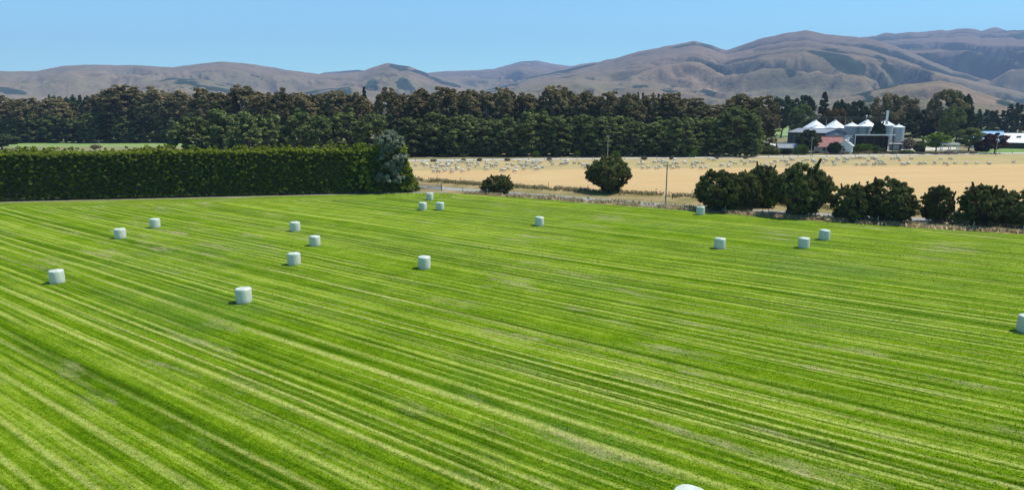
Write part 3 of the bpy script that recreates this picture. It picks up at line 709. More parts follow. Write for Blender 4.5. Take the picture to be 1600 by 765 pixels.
# ------------------------------------------------------------------ hedge
def hedge():
    L0, L1 = -45.0, 66.5; D = 3.0
    root = thing('hedge', 'long tall clipped dark green conifer hedge along the field edge', 'hedge', (hx0 - .4, hy0 + 1.6, 0), R_(11.7))
    def top(x): return 7.75 + .12 * np.sin(x * .31) + .25 * perlin(x * .23, x * 0 + 3.3)
    cl = []
    for x in np.arange(L0, L1, .46):                          # front and back faces, sprays in loose tiers
        for z in np.arange(.3, 7.55, .40):
            bul = .35 * float(perlin(np.array(x * .33), np.array(z * .4 + 5))) + .22 * float(perlin(np.array(x * 1.3), np.array(z * 1.9 + 9)))
            for side in (-1, 1):
                if side > 0 and random.random() < .6: continue
                cl.append((x + random.uniform(-.3, .3), side * (D / 2 + bul) + (random.uniform(-.44, .30)), z + random.uniform(-.2, .2), random.uniform(.20, .40)))
    for x in np.arange(L0, L1, .34):                          # top
        for yq in np.arange(-D / 2, D / 2 + .1, .48):
            cl.append((x + random.uniform(-.2, .2), yq + random.uniform(-.2, .2), float(top(x)) - .15 + random.uniform(-.3, .25), random.uniform(.28, .5)))
    for yq in np.arange(-D / 2, D / 2, .5):
        for z in np.arange(.4, 8, .5):
            for xx in (L0, L1): cl.append((xx + random.uniform(-.2, .2), yq, z, .4))
    cl = np.array(cl)
    C = np.repeat(cl, 36, axis=0); n = len(C)
    d = sph(n); d[:, 2] = np.abs(d[:, 2]) * .8 - .15; d = unit(d)
    Pc = C[:, :3] + d * (C[:, 3] * RNG.random(n) ** .4)[:, None]
    out = np.zeros((n, 3)); out[:, 1] = np.where(C[:, 1] < 0, -.45, .45) * (C[:, 2] < 7.8); out[:, 2] = .75
    v, f = quads(Pc, d + out * .9 + RNG.normal(size=(n, 3)) * .35, .175 * RNG.uniform(.6, 1.4, n), 1.8, 1.2)
    tint = np.clip(np.repeat(RNG.random(len(cl)), 36) * .40 + RNG.random(n) * .35 + .04 + np.clip((C[:, 2] - 6.9) * .6, 0, .5), 0, 1)  # paler tint towards the top: new growth, plus sunlight put into the colour
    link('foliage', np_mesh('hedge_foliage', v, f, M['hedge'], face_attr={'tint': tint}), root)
    # leading shoots along the top
    xs = RNG.uniform(L0, L1, 520); cs = np.stack([xs, RNG.uniform(-1.2, 1.2, 520), top(xs) + .15, np.full(520, .3)], 1)
    cs[:, 2] += RNG.random(520) ** 2.5 * .8; cs[:, 3] = RNG.uniform(.16, .34, 520)
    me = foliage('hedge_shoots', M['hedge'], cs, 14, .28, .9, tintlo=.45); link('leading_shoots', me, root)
    mb = MB()
    for x in np.arange(L0 + .5, L1, 1.3): mb.tube((x, random.uniform(-.3, .3), -.1), (x + random.uniform(-.2, .2), random.uniform(-.3, .3), 7.0), .14, .05, 6)
    mb.build('trunks', M['bark'], root)
    mb = MB(); mb.box(((L0 + L1) / 2, 0, 3.85), (L1 - L0 - .4, D - .8, 6.9)); mb.build('inner_twigs', M['timber'], root)
hedge()
# conifer that closes the hedge, and the silver tree at its end
def special_tree(name, label, x, y, w, h, key, taper, K, per, size, r, cat='tree', z0=.3, flat=.85):
    t = thing(name, label, cat, (x, y, 0))
    cl = clumps_in(K, w * .46, w * .46, z0, h - r * .7, r, .45, taper)
    link('crown', foliage(name + '_crown', M[key], cl, per, size, .8, flat=flat), t)
    link('trunk', limbs_mesh(name + '_trunk', M['bark'], h * .8, .25, cl[::6]), t)
def hpos(u, off): 
    # a point on the hedge's line of growth, off metres behind its face
    x, y = gp(u, 314.5 - u * .0205); return x - off * math.sin(R_(11.7)), y + off * math.cos(R_(11.7))
x, y = hpos(566, 2.6); special_tree('conifer_tree', 'rounded conifer bulging a little above the hedge beside the silver tree', x, y, 6.4, 9.0, 'hedge', lambda t: math.sqrt(max(.03, 1 - max(0, t - .3) ** 2 / .55)), 300, 100, .22, .42)
x, y = hpos(613, 1.5); special_tree('silver_tree', 'silver grey leaved tree rising over the end of the hedge', x, y, 7.0, 11.4, 'silver', lambda t: math.sqrt(max(.04, 1 - max(0, t - .45) ** 2 / .32)) * (.80 + .2 * t) * (.85 + .25 * math.sin(t * 17)), 230, 120, .22, .55, z0=1.8)
x, y = hpos(634, 2.2); special_tree('conifer_tree', 'drooping dark conifer closing the hedge next to the road', x, y, 4.4, 6.0, 'hedge', lambda t: (1 - t) ** .55 + .05, 200, 110, .21, .45)
x, y = hpos(642, 2.2); special_tree('shrub', 'low dark conifer shrub at the very corner of the hedge', x, y, 3.2, 3.4, 'hedge', lambda t: (1 - t) ** .5 + .05, 50, 130, .28, .45, 'bush')

# ------------------------------------------------------------------ boundary bushes
BU = [(0, 953, 240, 304, 70, 'lone dark round bush standing by the roadside near the tan stubble'),
      (1, 778, 273, 305, 50, 'small olive bush beside the lane, near the three clustered bales'),
      (2, 1124, 266, 331, 84, 'wide dark bush at the start of the row beyond the power pole'),
      (3, 1162, 270, 333, 60, 'lower rounded bush joined to the wide dark bush'),
      (4, 1190, 257, 325, 60, 'bush with a bright green patch, set back between two dark bushes'),
      (0, 1252, 252, 341, 92, 'tallest dark bush of the roadside row'),
      (1, 1332, 287, 348, 56, 'low dark bush with a ragged top, joined to its taller neighbour'),
      (2, 1386, 279, 349, 92, 'broad dark bush in the middle of the row'),
      (3, 1467, 291, 351, 50, 'small olive bush standing alone between two broad bushes'),
      (4, 1537, 288, 358, 74, 'broad dark bush between the small olive bush and the end bush'),
      (1, 1596, 296, 361, 66, 'dark bush cut by the edge of the picture'),
      (3, 1650, 292, 365, 80, 'dark bush beyond the picture edge')]
for k, u, v0, v1, w, lab in BU[:-1]:
    x, y = gp(u, v1 - 3); y += .6
    plant(bushes[k], lab, x, y, w * mpp(y) * .93, zv(v0, y), rz=k * 1.3 + u)
x, y = gp(1196, 322); plant(lime_bush, 'bright green young bush growing among the dark roadside bushes', x, y - 1.5, 2.6, zv(272, y))
x, y = gp(1496, 352); plant(green_bush, 'low light green shrub at the foot of the small olive bush', x, y - .6, 2.6, 1.9)

# rank and dry grass along the lane, stuff nobody could count
def tufts(name, mat, pts, n, hgt, spread, size=.10):
    ps = np.array(pts); seg = RNG.integers(0, len(ps) - 1, n); t = RNG.random(n)[:, None]
    base = ps[seg] * (1 - t) + ps[seg + 1] * t + RNG.normal(size=(n, 2)) * spread
    keep = perlin(base[:, 0] * .35, base[:, 1] * .35) > -.12; base = base[keep]; n = len(base)
    hh = hgt * RNG.uniform(.4, 1.3, n); a = RNG.uniform(0, 2 * math.pi, n); w = size * RNG.uniform(.6, 1.6, n)
    ln = RNG.normal(size=(n, 2)) * .35 * hh[:, None]
    b3 = np.concatenate([base, np.zeros((n, 1))], 1); dx = np.stack([np.cos(a) * w, np.sin(a) * w, np.zeros(n)], 1)
    top = b3 + np.concatenate([ln, hh[:, None]], 1)
    v = np.stack([b3 - dx, b3 + dx, top + dx * .5, top - dx * .5], 1).reshape(-1, 3)
    me = np_mesh(name, v, np.arange(n * 4).reshape(n, 4), mat, face_attr={'tint': RNG.random(n)})
    return props(link(name, me), kind='stuff')
def shift(pts, dx, dy): return [(p[0] + dx, p[1] + dy) for p in pts]
tufts('dry_grass', M['straw'], shift(EW[1:], .6, .9), 9000, .40, .55)
tufts('dry_grass', M['straw'], shift(LOWW[1:], 0, -.6), 7000, .45, .6)
tufts('rank_grass', M['olive'], shift(LOWW[1:], -.3, -2.2), 7000, .45, 1.1)
tufts('rank_grass', M['olive'], shift(EW[2:], 1.4, 2.0), 4000, .35, .8)
tufts('rank_grass', M['olive'], [(hx0 + hdir.x * t - .3, hy0 + hdir.y * t + .45) for t in (-60, -20, 20, 66)], 7000, .3, .15)

def mown_blades():
    "short blades of the mown sward where it is near enough to show them"
    n = 230000
    y = 20 / (1 - RNG.random(n) * (1 - 20 / 75.0)); x = RNG.uniform(-.84, .84, n) * (y + 3)
    lean = RNG.normal(size=(n, 2)) * .035; hh = RNG.uniform(.02, .055, n) * (1 + .012 * (y - 20)); w = RNG.uniform(.012, .028, n) * (1 + .012 * (y - 20)); a = RNG.uniform(0, 2 * math.pi, n)
    b3 = np.stack([x, y, np.full(n, .004)], 1); dx = np.stack([np.cos(a) * w, np.sin(a) * w, np.zeros(n)], 1)
    tp = b3 + np.concatenate([lean, hh[:, None]], 1)
    v = np.stack([b3 - dx, b3 + dx, tp], 1).reshape(-1, 3)
    props(link('grass', np_mesh('grass', v, np.arange(n * 3).reshape(n, 3), M['field'])), kind='stuff')
mown_blades()

# ------------------------------------------------------------------ fences
def fence(name, label, pts, step, hgt, post_r=.08, wires=4, mat='wood'):
    root = thing(name, label, 'fence', (pts[0][0], pts[0][1], 0)); o = Vector((pts[0][0], pts[0][1], 0))
    P3 = []
    for a, b in zip(pts, pts[1:]):
        a = Vector((*a, 0)) - o; b = Vector((*b, 0)) - o; k = max(1, int((b - a).length / step))
        P3 += [a.lerp(b, i / k) for i in range(k)]
    P3.append(Vector((*pts[-1], 0)) - o)
    pm = MB(); pm.tube((0, 0, -.3), (0, 0, hgt), post_r, post_r * .9, 7); me = pm.mesh('post', M[mat])
    for p in P3[:100]:
        q = link('post', me, root); q.location = p + Vector((random.uniform(-.05, .05), random.uniform(-.05, .05), random.uniform(-.12, .1))); q.rotation_euler = (random.uniform(-.05, .05), random.uniform(-.05, .05), random.uniform(0, 3))
    for w in range(wires):
        z = hgt * (.25 + .7 * w / max(1, wires - 1)); mb = MB()
        for a, b in zip(P3, P3[1:]): mb.tube(a + Vector((0, 0, z)), b + Vector((0, 0, z)), .006, .006, 3, False)
        mb.build('wire', M['wire'], root)
fence('post_fence', 'weathered post and wire fence between the mown field and the lane', [(x + .3, y + .7) for x, y in EW], 5.0, 1.05, .06)
fence('post_fence', 'post and wire fence along the near edge of the tan stubble', [(x, y - .5) for x, y in LOWW[1:-1]], 6.0, 1.1, .06)
fence('post_fence', 'pale post and wire fence between the sheep and the far road', [(x, y - .5) for x, y in FRW[1:-1]], 5.0, 1.2)
# timber gate and rails where the lane meets the hedge
x0, y0 = gp(652, 296.5); x1, y1 = gp(690, 298)
g = thing('farm_gate', 'weathered timber gate beside the hedge end', 'gate', (x0, y0, 0), math.atan2(y1 - y0, x1 - x0)); L = math.hypot(x1 - x0, y1 - y0)
for px in (0, L):
    mb = MB(); mb.box((px, 0, .65), (.22, .22, 1.5)); mb.build('gate_post', M['wood'], g)
mb = MB()
for z in (.25, .5, .75, 1.0): mb.box((L / 2, 0, z), (L - .34, .05, .10))
mb.tube((.25, .04, .25), (L - .25, .04, 1.0), .04, .04, 5); mb.build('rails', M['wood'], g)

# ------------------------------------------------------------------ power poles
def pole(label, x, y, h, arm, ins=3, rz=0.0, cond=False):
    t = thing('power_pole', label, 'pole', (x, y, 0), rz)
    mb = MB(); mb.tube((0, 0, -.3), (0, 0, h), .12, .085, 10); mb.build('post', M['wood'], t)
    mb = MB(); mb.box((0, -.13, h - .35), (arm, .10, .13)); mb.tube((-.5 * arm * .55, -.12, h - .42), (0, -.11, h - 1.0), .025, .025, 5); mb.tube((.5 * arm * .55, -.12, h - .42), (0, -.11, h - 1.0), .025, .025, 5)
    a = mb.build('crossarm', M['wood'], t)
    for k in range(ins):
        xx = -arm / 2 + .12 + (arm - .24) * k / max(1, ins - 1)
        mb = MB(); mb.lathe([(.03, h - .285), (.03, h - .22), (.07, h - .20), (.05, h - .14), (.07, h - .12), (.02, h - .04)], 10, (xx, -.13)); mb.build('insulator', M['ceramic'], a, True)
x, y = gp(1040, 320); pole('tall slim power pole with a short crossarm standing by the lane', x, y, zv(255, y), 1.4, 3, .1)
x, y = gp(951, 252); pole('power pole rising behind the lone roadside bush against the dark belt', x, y + 2.5, zv(211, y + 2.5), 1.6, 2, .6)
pole('power pole with a wide crossarm on the pale strip above the hedge', xu(152, 262, 8), 262, zv(218.5, 262), 3.2, 3, .1)
x, y = gp(1556, 243); pole('power pole standing before the round dark tree near the blue roof', x, y, zv(211, y), 1.6, 2, .3)
x, y = gp(1267, 244); pole('pale pole in front of the bushy conifer by the slate shed', x, y, zv(214, y), 1.2, 2, .3)

# ------------------------------------------------------------------ farm buildings
def gabled(name, label, x, y, rz, L, W, eave, ridge, wall, roof, gable=None, over=.4, cat='building', ovr_gable=.35):
    "long axis along local x, ridge along x"
    t = thing(name, label, cat, (x, y, 0), rz)
    mb = MB(); mb.prism([(-W / 2, 0), (W / 2, 0), (W / 2, eave), (0, ridge), (-W / 2, eave)], 'x', -L / 2, L / 2)
    w = mb.build('walls', M[wall], t)
    if gable:
        mb = MB(); mb.prism([(-W / 2, 0.02), (W / 2, 0.02), (W / 2, eave - .02), (0, ridge - .02), (-W / 2, eave - .02)], 'x', L / 2 + .003, L / 2 + .06); mb.build('gable_wall', M[gable], t)
    s = (ridge - eave) / (W / 2); th = .14; e = eave - over * s + .03; A = W / 2 + over; r = ridge + .03
    mb = MB()
    for sg in (-1, 1): mb.prism([(sg * A, e), (0 + sg * .002, r), (0 + sg * .002, r + th), (sg * A, e + th)], 'x', -L / 2 - ovr_gable, L / 2 + ovr_gable)
    k = int(L / .9)
    for i in range(k + 1):                                     # standing ribs of the iron
        xx = -L / 2 + L * i / k
        for sg in (-1, 1): mb.prism([(sg * A, e + th), (sg * .08, r + th - .08 * s), (sg * .08, r + th + .05 - .08 * s), (sg * A, e + th + .05)], 'x', xx - .035, xx + .035)
    rf = mb.build('roof', M[roof], t)
    mb = MB(); mb.box((0, 0, r + th + .02), (L + 2 * ovr_gable + .02, .5, .07)); mb.build('ridge_cap', M[roof], rf)
    return t
def opening(t, name, mat, c, d, frame=None):
    mb = MB(); mb.box(c, d); o = mb.build(name, M[mat], t)
    if frame:
        w = max(d[0], d[1]); z = d[2]; fb = MB(); ax = 0 if d[0] > d[1] else 1
        for s in (-1, 1):
            cc = list(c); cc[ax] += s * (w / 2 + .05); dd = [.16, .16, z + .2]; fb.box(cc, dd)
            cc = list(c); cc[2] += s * (z / 2 + .05); dd = [w - .004 if i == ax else .14 for i in range(2)] + [.1]; fb.box(cc, dd)
        fb.build('frame', M[frame], o)
    return o

# slate blue machinery shed
ys = 271; xs = xu(1276, ys, 4)
t = gabled('machinery_shed', 'large slate blue shed with pale grey roof below the white silo roofs', xs, ys, R_(-55), 15.5, 15, zv(207.3, ys - 4), zv(201.3, ys), 'dark_shed', 'grey_roof', 'gable')
opening(t, 'door', 'dark', (4.6, -7.53, 2.2), (4.2, .10, 4.4), 'dark_shed')
opening(t, 'door', 'dark_shed', (-3.0, -7.53, 2.0), (4.2, .12, 4.0), 'grey_roof')
# red roofed house with white gabled wing
yr = 249; xr = xu(1297, yr, 3)
t = gabled('farmhouse', 'cream farmhouse with faded red iron roof beside the bushy conifer', xr, yr + 1, R_(-14), 8.2, 8.0, zv(228.5, yr - 3), zv(213.5, yr + 1), 'cream', 'red_roof', over=.5)
for px in (-2.2, 1.6): opening(t, 'window', 'glass', (px, -4.02, 1.35), (1.2, .06, 1.1), 'white')
opening(t, 'door', 'timber', (-.3, -4.02, 1.0), (.9, .06, 2.0), 'white')
mb = MB(); mb.box((2.4, .6, 6.0), (.7, .7, 1.5)); mb.box((2.4, .6, 6.8), (.85, .85, .15)); mb.build('chimney', M['concrete'], t)
yw = 247; xw = xu(1321, yw, 3)
t = gabled('cottage', 'small white gabled cottage beside the red roofed house', xw, yw, R_(60), 5.2, 4.8, zv(227, yw), zv(219, yw), 'white', 'white', over=.35)
opening(t, 'window', 'glass', (-2.62, .2, 1.3), (.06, 1.0, 1.0), 'white')
opening(t, 'window', 'glass', (.2, -2.42, 1.3), (1.0, .06, .9), 'white')
mb = MB(); mb.box((-1.2, -.9, 4.6), (.5, .5, 1.9)); mb.box((-1.2, -.9, 5.6), (.62, .62, .12)); mb.build('chimney', M['white'], t)
# low building near the belt
yl = 246; xl = xu(1231, yl, 2)
t = gabled('garage', 'low white walled garage with pale grey roof in the garden', xl, yl, R_(-10), 7.0, 4.6, zv(230.5, yl), zv(224.5, yl), 'cream', 'grey_roof', over=.4)
opening(t, 'door', 'white', (-1.2, -2.33, .95), (2.3, .08, 1.9), 'cream'); opening(t, 'window', 'glass', (2.2, -2.33, 1.2), (.9, .06, .8), 'white')
t = gabled('garden_shed', 'tiny pinkish shed at the end of the belt of trees', xu(1203, 262, 2), 262, R_(20), 3.4, 2.6, 2.0, 2.9, 'red_roof', 'cream', over=.2)
opening(t, 'door', 'timber', (0, -1.33, .9), (.9, .06, 1.8), 'white')
# open fronted shed
yo = 256; L = 57 * mpp(yo) ; xo = xu(1358.5, yo, 4); ft = zv(209.8, yo - 4); bt = ft - .9; D = 8.0
t = thing('open_shed', 'open fronted shed with dark interior and pale fascia', 'shed', (xo, yo, 0), R_(-4))
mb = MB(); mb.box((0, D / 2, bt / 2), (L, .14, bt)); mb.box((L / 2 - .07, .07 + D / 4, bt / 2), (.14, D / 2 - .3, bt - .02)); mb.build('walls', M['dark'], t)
mb = MB(); mb.box((-L / 2 + .07, .1, bt / 2), (.12, D - .3, bt - .04)); mb.build('side_wall', M['gable'], t)
mb = MB(); mb.prism([(-D / 2 - .5, ft - .22), (D / 2 + .4, bt - .1), (D / 2 + .4, bt + .05), (-D / 2 - .5, ft - .05)], 'x', -L / 2 - .3, L / 2 + .3); mb.build('roof', M['grey_roof'], t)
mb = MB(); mb.box((0, -D / 2 - .56, ft - .2), (L + .7, .08, .45)); mb.build('fascia', M['white'], t)
for i in range(5):
    mb = MB(); mb.box((-L / 2 + .1 + (L - .2) * i / 4, -D / 2 + .1, (ft - .3) / 2), (.22, .22, ft - .3)); mb.build('post', M['white' if i in (0,) else 'timber'], t)
mb = MB(); mb.box((0, -.5, .012), (L - .6, D - 2, .02)); mb.build('dirt_floor', M['soil'], t)
mb = MB(); mb.prism([(-3.6, 0), (0, 0), (0, ft - .5), (-.4, ft - .5), (-3.6, 2.6)], 'y', -3.2, 3.0)
mb.v = [(v[0] - L / 2 - .05, v[1], v[2]) for v in mb.v]; mb.build('lean_to', M['grey_roof'], t)
# little loading shed beneath the hopper silos
yy = 266; x = xu(1397, yy, 2)
t = thing('loading_shed', 'small grey loading shed under the two hopper silos', 'shed', (x, yy - 1, 0), R_(-20))
mb = MB()
for px in (-1.9, 1.9): mb.box((px, 0, 1.25), (.1, 2.6, 2.5))
mb.box((0, 1.25, 1.25), (3.7, .1, 2.5)); mb.build('walls', M['steel'], t)
mb = MB(); mb.box((0, 0, 2.6), (4.4, 3.1, .14)); mb.build('roof', M['steel_roof'], t)
mb = MB(); mb.box((0, .3, 1.1), (2.6, 1.6, 1.9)); mb.build('bin', M['concrete'], t)
# sheds by the lawn
yb = 285
t = gabled('implement_shed', 'blue roofed shed behind the round dark tree', xu(1542, yb, 3), yb, R_(-28), 10, 8, 3.4, zv(204, yb) - .2, 'white', 'blue_roof', over=.5)
opening(t, 'door', 'dark', (1.2, -4.03, 1.4), (3.0, .08, 2.8), 'white')
t = gabled('shearing_shed', 'long low shed with white iron roof beside the bright lawn', xu(1612, 280, 3), 280, R_(-29), 26, 9, 2.9, zv(208, 284), 'timber', 'steel_roof', over=.9)
for px in (-9, -3, 3, 9): opening(t, 'door', 'dark', (px, -4.53, 1.2), (4.2, .08, 2.4), 'timber')
for px in (-8, -4.5, -1): 
    mb = MB(); zz = 2.9 + (zv(208, 284) - 2.9) * .55 + .26; mb.box((px, -2.05, zz + .12), (1.6, 1.1, .10)); mb.build('skylight', M['dark'], t)
# white pergola
t = thing('pergola', 'white pergola with flat roof beneath the spreading tree', 'pergola', (xu(1484, 252, 2), 252, 0), R_(-20))
for px in (-2.6, 0, 2.6):
    for py in (-1.3, 1.3):
        mb = MB(); mb.box((px, py, 1.55), (.24, .24, 3.1)); mb.build('post', M['white'], t)
mb = MB(); mb.box((0, 0, 3.22), (5.8, 3.3, .22)); mb.build('roof', M['white'], t)
mb = MB(); mb.box((0, -1.45, 2.92), (5.6, .1, .34)); mb.build('fascia', M['white'], t)

# ------------------------------------------------------------------ silos
def silo(label, u, wpx, vapex, veave, y, hopper=0.0, roof='steel_roof', seg=40):
    h = zv(veave, y); ap = zv(vapex, y); r = wpx * mpp(y) / 2
    t = thing('grain_silo', label, 'silo', (xu(u, y, h), y, 0), random.uniform(0, .4), 'grain silos')
    mb = MB(); prof = []; z0 = hopper; k = int((h - z0) / .42)
    for i in range(k):
        za = z0 + (h - z0) * i / k; zb = z0 + (h - z0) * (i + 1) / k
        prof += [(r, za), (r, zb - .07), (r * 1.012, zb - .035)]
    prof.append((r, h)); mb.lathe(prof, seg); w = mb.build('wall', M['steel'], t)
    mb = MB(); mb.lathe([(r * 1.05, h - .10), (r * 1.05, h + .02), (r * .10, ap - .12), (r * .10, ap)], seg)
    for i in range(20):
        a = 2 * math.pi * i / 20; mb.tube((r * 1.04 * math.cos(a), r * 1.04 * math.sin(a), h + .05), (r * .1 * math.cos(a), r * .1 * math.sin(a), ap - .05), .035, .03, 4)
    rf = mb.build('roof', M[roof], t)
    mb = MB(); mb.lathe([(r * .11, ap + .003), (r * .11, ap + .30), (r * .02, ap + .42)], 14); mb.build('filler_cap', M['steel'], rf)
    if hopper:
        mb = MB(); mb.lathe([(.25, hopper * .35), (r * .98, hopper - .003)], seg); mb.build('hopper', M['steel'], t)
        for i in range(6):
            a = 2 * math.pi * i / 6 + .3; mb = MB(); mb.tube((r * .97 * math.cos(a), r * .97 * math.sin(a), -.1), (r * .97 * math.cos(a), r * .97 * math.sin(a), hopper + .3), .09, .09, 6); mb.build('leg', M['steel'], t)
    mb = MB(); a = -1.9
    for s in (-.2, .2): 
        ca, sa = math.cos(a + s / r), math.sin(a + s / r); mb.tube((r * 1.05 * ca, r * 1.05 * sa, hopper), (r * 1.05 * ca, r * 1.05 * sa, h + .2), .025, .025, 5)
    for i in range(int((h - hopper) / .4)):
        z = hopper + .3 + i * .4; c0, s0, c1, s1 = math.cos(a - .2 / r), math.sin(a - .2 / r), math.cos(a + .2 / r), math.sin(a + .2 / r)
        mb.tube((r * 1.05 * c0, r * 1.05 * s0, z), (r * 1.05 * c1, r * 1.05 * s1, z), .015, .015, 4)
    mb.build('ladder', M['steel'], t)
    return t
silo('wide grain silo with bright white cone roof, at the cottage end of the row', 1273.5, 33, 188, 199.6, 290)
silo('wide grain silo with bright white cone roof, second from the cottage end', 1304.5, 31, 188, 199.6, 291)
silo('narrow steel silo next to the two white roofed silos', 1331, 21, 191.3, 197, 281)
silo('large steel silo rising behind two narrower silos, with a ball topped vent', 1354, 28, 187, 197.3, 298)
silo('narrow steel silo standing in front of the large ball topped silo', 1351, 20, 192.4, 197.3, 279)
silo('large steel silo mostly hidden behind the elevator tower', 1383.5, 26, 188, 195.8, 298)
silo('slim hopper silo standing right against the elevator tower', 1387.3, 15.5, 193.3, 196.2, 274, 3.2)
silo('slim hopper silo at the far end of the row', 1404.2, 17.5, 194.3, 198.6, 275, 3.2)
# elevator tower, gantry conveyor
ye = 283; x = xu(1386.3, ye, 12); he = zv(175.2, ye)
t = thing('elevator_tower', 'pale bucket elevator tower standing above the slim hopper silos', 'elevator', (x, ye, 0))
mb = MB()
for s in (-.22, .22): mb.box((s, 0, he / 2), (.34, .42, he))
mb.build('shaft', M['white'], t)
mb = MB(); mb.box((0, 0, he + .32), (1.0, .6, .62)); mb.build('head', M['white'], t)
yc = 287; zc = zv(186, yc); xa = xu(1262, yc, 11); xb = xu(1385, yc, 11)
t = thing('gantry_conveyor', 'long thin gantry conveyor running over the silo roofs', 'conveyor', (xa, yc, 0)); Lc = xb - xa
mb = MB(); mb.box((Lc / 2, 0, zc), (Lc, .35, .28)); mb.build('trough', M['timber'], t)
mb = MB()
for z in (.55, .95): mb.tube((0, -.4, zc + z), (Lc, -.4, zc + z), .03, .03, 4)
for i in range(18): mb.tube((Lc * i / 17, -.4, zc), (Lc * i / 17, -.4, zc + .95), .03, .03, 4)
mb.build('handrail', M['wire'], t)
mb = MB(); mb.box((0, 0, zc + .45), (.7, .6, .8)); mb.build('drive_head', M['steel'], t)
for u in (1274, 1304, 1331, 1354):
    mb = MB(); xx = xu(u, yc, 11) - xa; mb.tube((xx, .1, zc - .1), (xx, .5, zc - .75), .12, .12, 8); mb.build('spout', M['steel'], t)
for u in (1289.5, 1319):
    mb = MB(); xx = xu(u, yc, 5) - xa; mb.tube((xx, -.1, -.1), (xx, -.1, zc - .14), .10, .10, 6); mb.build('leg', M['steel'], t)
x = xu(1354, 298, 12)
t = thing('roof_vent', 'white ball topped vent on the large steel silo', 'vent', (x, 298, zv(187, 298) + .40))
mb = MB(); mb.tube((0, 0, 0), (0, 0, .9), .10, .08, 8); mb.build('stem', M['white'], t)
mb = MB(); mb.lathe([(.03, .85), (.26, .95), (.36, 1.2), (.26, 1.45), (.03, 1.56)], 14); mb.build('ball', M['white'], t, True)

# ------------------------------------------------------------------ sheep
def sheep_mesh(name, pose):
    "one continuous body: fleece barrel, neck, head with ears, four legs; fused by voxel remesh"
    import bmesh
    bm = bmesh.new()
    from mathutils import Matrix
    def ball(c, r, rot=0.0):
        bmesh.ops.create_uvsphere(bm, u_segments=14, v_segments=10, radius=1, matrix=Matrix.Translation(c) @ Matrix.Rotation(rot, 4, 'Y') @ Matrix.Diagonal((*r, 1)))
    def leg(p, q, r0, r1):
        p = Vector(p); q = Vector(q); d = q - p
        bmesh.ops.create_cone(bm, cap_ends=True, segments=8, radius1=r0, radius2=r1, depth=d.length, matrix=Matrix.Translation((p + q) / 2) @ d.to_track_quat('Z', 'Y').to_matrix().to_4x4())
    dz = -.30 if pose == 'lie' else 0
    ball((0, 0, .62 + dz), (.54, .28, .29)); ball((-.22, 0, .63 + dz), (.34, .29, .29)); ball((.25, 0, .64 + dz), (.32, .265, .28))
    if pose == 'graze':
        leg((.40, 0, .66), (.68, 0, .34), .17, .11); hd = (.76, 0, .22); rot = R_(60)
    else:
        leg((.40, 0, .68 + dz), (.62, 0, .95 + dz), .18, .11); hd = (.74, 0, .98 + dz); rot = R_(25)
    ball(hd, (.16, .085, .095), rot)
    for s in (-1, 1): ball((hd[0] - .09, s * .13, hd[2] + .07), (.05, .08, .03))
    ball((-.56, 0, .60 + dz), (.06, .05, .13))
    if pose != 'lie':
        for s in (-1, 1):
            leg((.33, s * .13, .52), (.34, s * .13, .26), .085, .05); leg((.34, s * .13, .27), (.35, s * .13, -.01), .05, .045)
            leg((-.32, s * .14, .55), (-.28, s * .14, .36), .12, .06); leg((-.28, s * .14, .36), (-.38, s * .14, .24), .06, .048); leg((-.38, s * .14, .25), (-.35, s * .14, -.01), .05, .045)
    else:
        for s in (-1, 1): ball((.30, s * .20, .10), (.22, .07, .08)); ball((-.25, s * .24, .12), (.26, .09, .10))
    me = bpy.data.meshes.new(name); bm.to_mesh(me); bm.free()
    o = bpy.data.objects.new(name, me); COL.objects.link(o)
    md = o.modifiers.new('r', 'REMESH'); md.mode = 'VOXEL'; md.voxel_size = .035
    sm = o.modifiers.new('s', 'SMOOTH'); sm.factor = .5; sm.iterations = 2
    dg = bpy.context.evaluated_depsgraph_get(); out = bpy.data.meshes.new_from_object(o.evaluated_get(dg))
    bpy.data.objects.remove(o); out.materials.clear(); out.materials.append(M['fleece']); out.shade_smooth(); return out
n = N('fleece'); z = n.sep(n.obj())[2]
c = n.mix(n.rand(), (.42, .37, .29), (.70, .64, .53)); c = n.mix(n.remap(n.noise(n.obj(), 9, 3), .4, .7, 0, .4), c, (.46, .40, .31))
M['fleece'] = n.pbr(c, .95, normal=n.bump(n.noise(n.obj(), 30, 3), .6, .03), spec=0.0)
SM = {k: sheep_mesh('sheep', k) for k in ('graze', 'stand', 'lie')}
SP = []
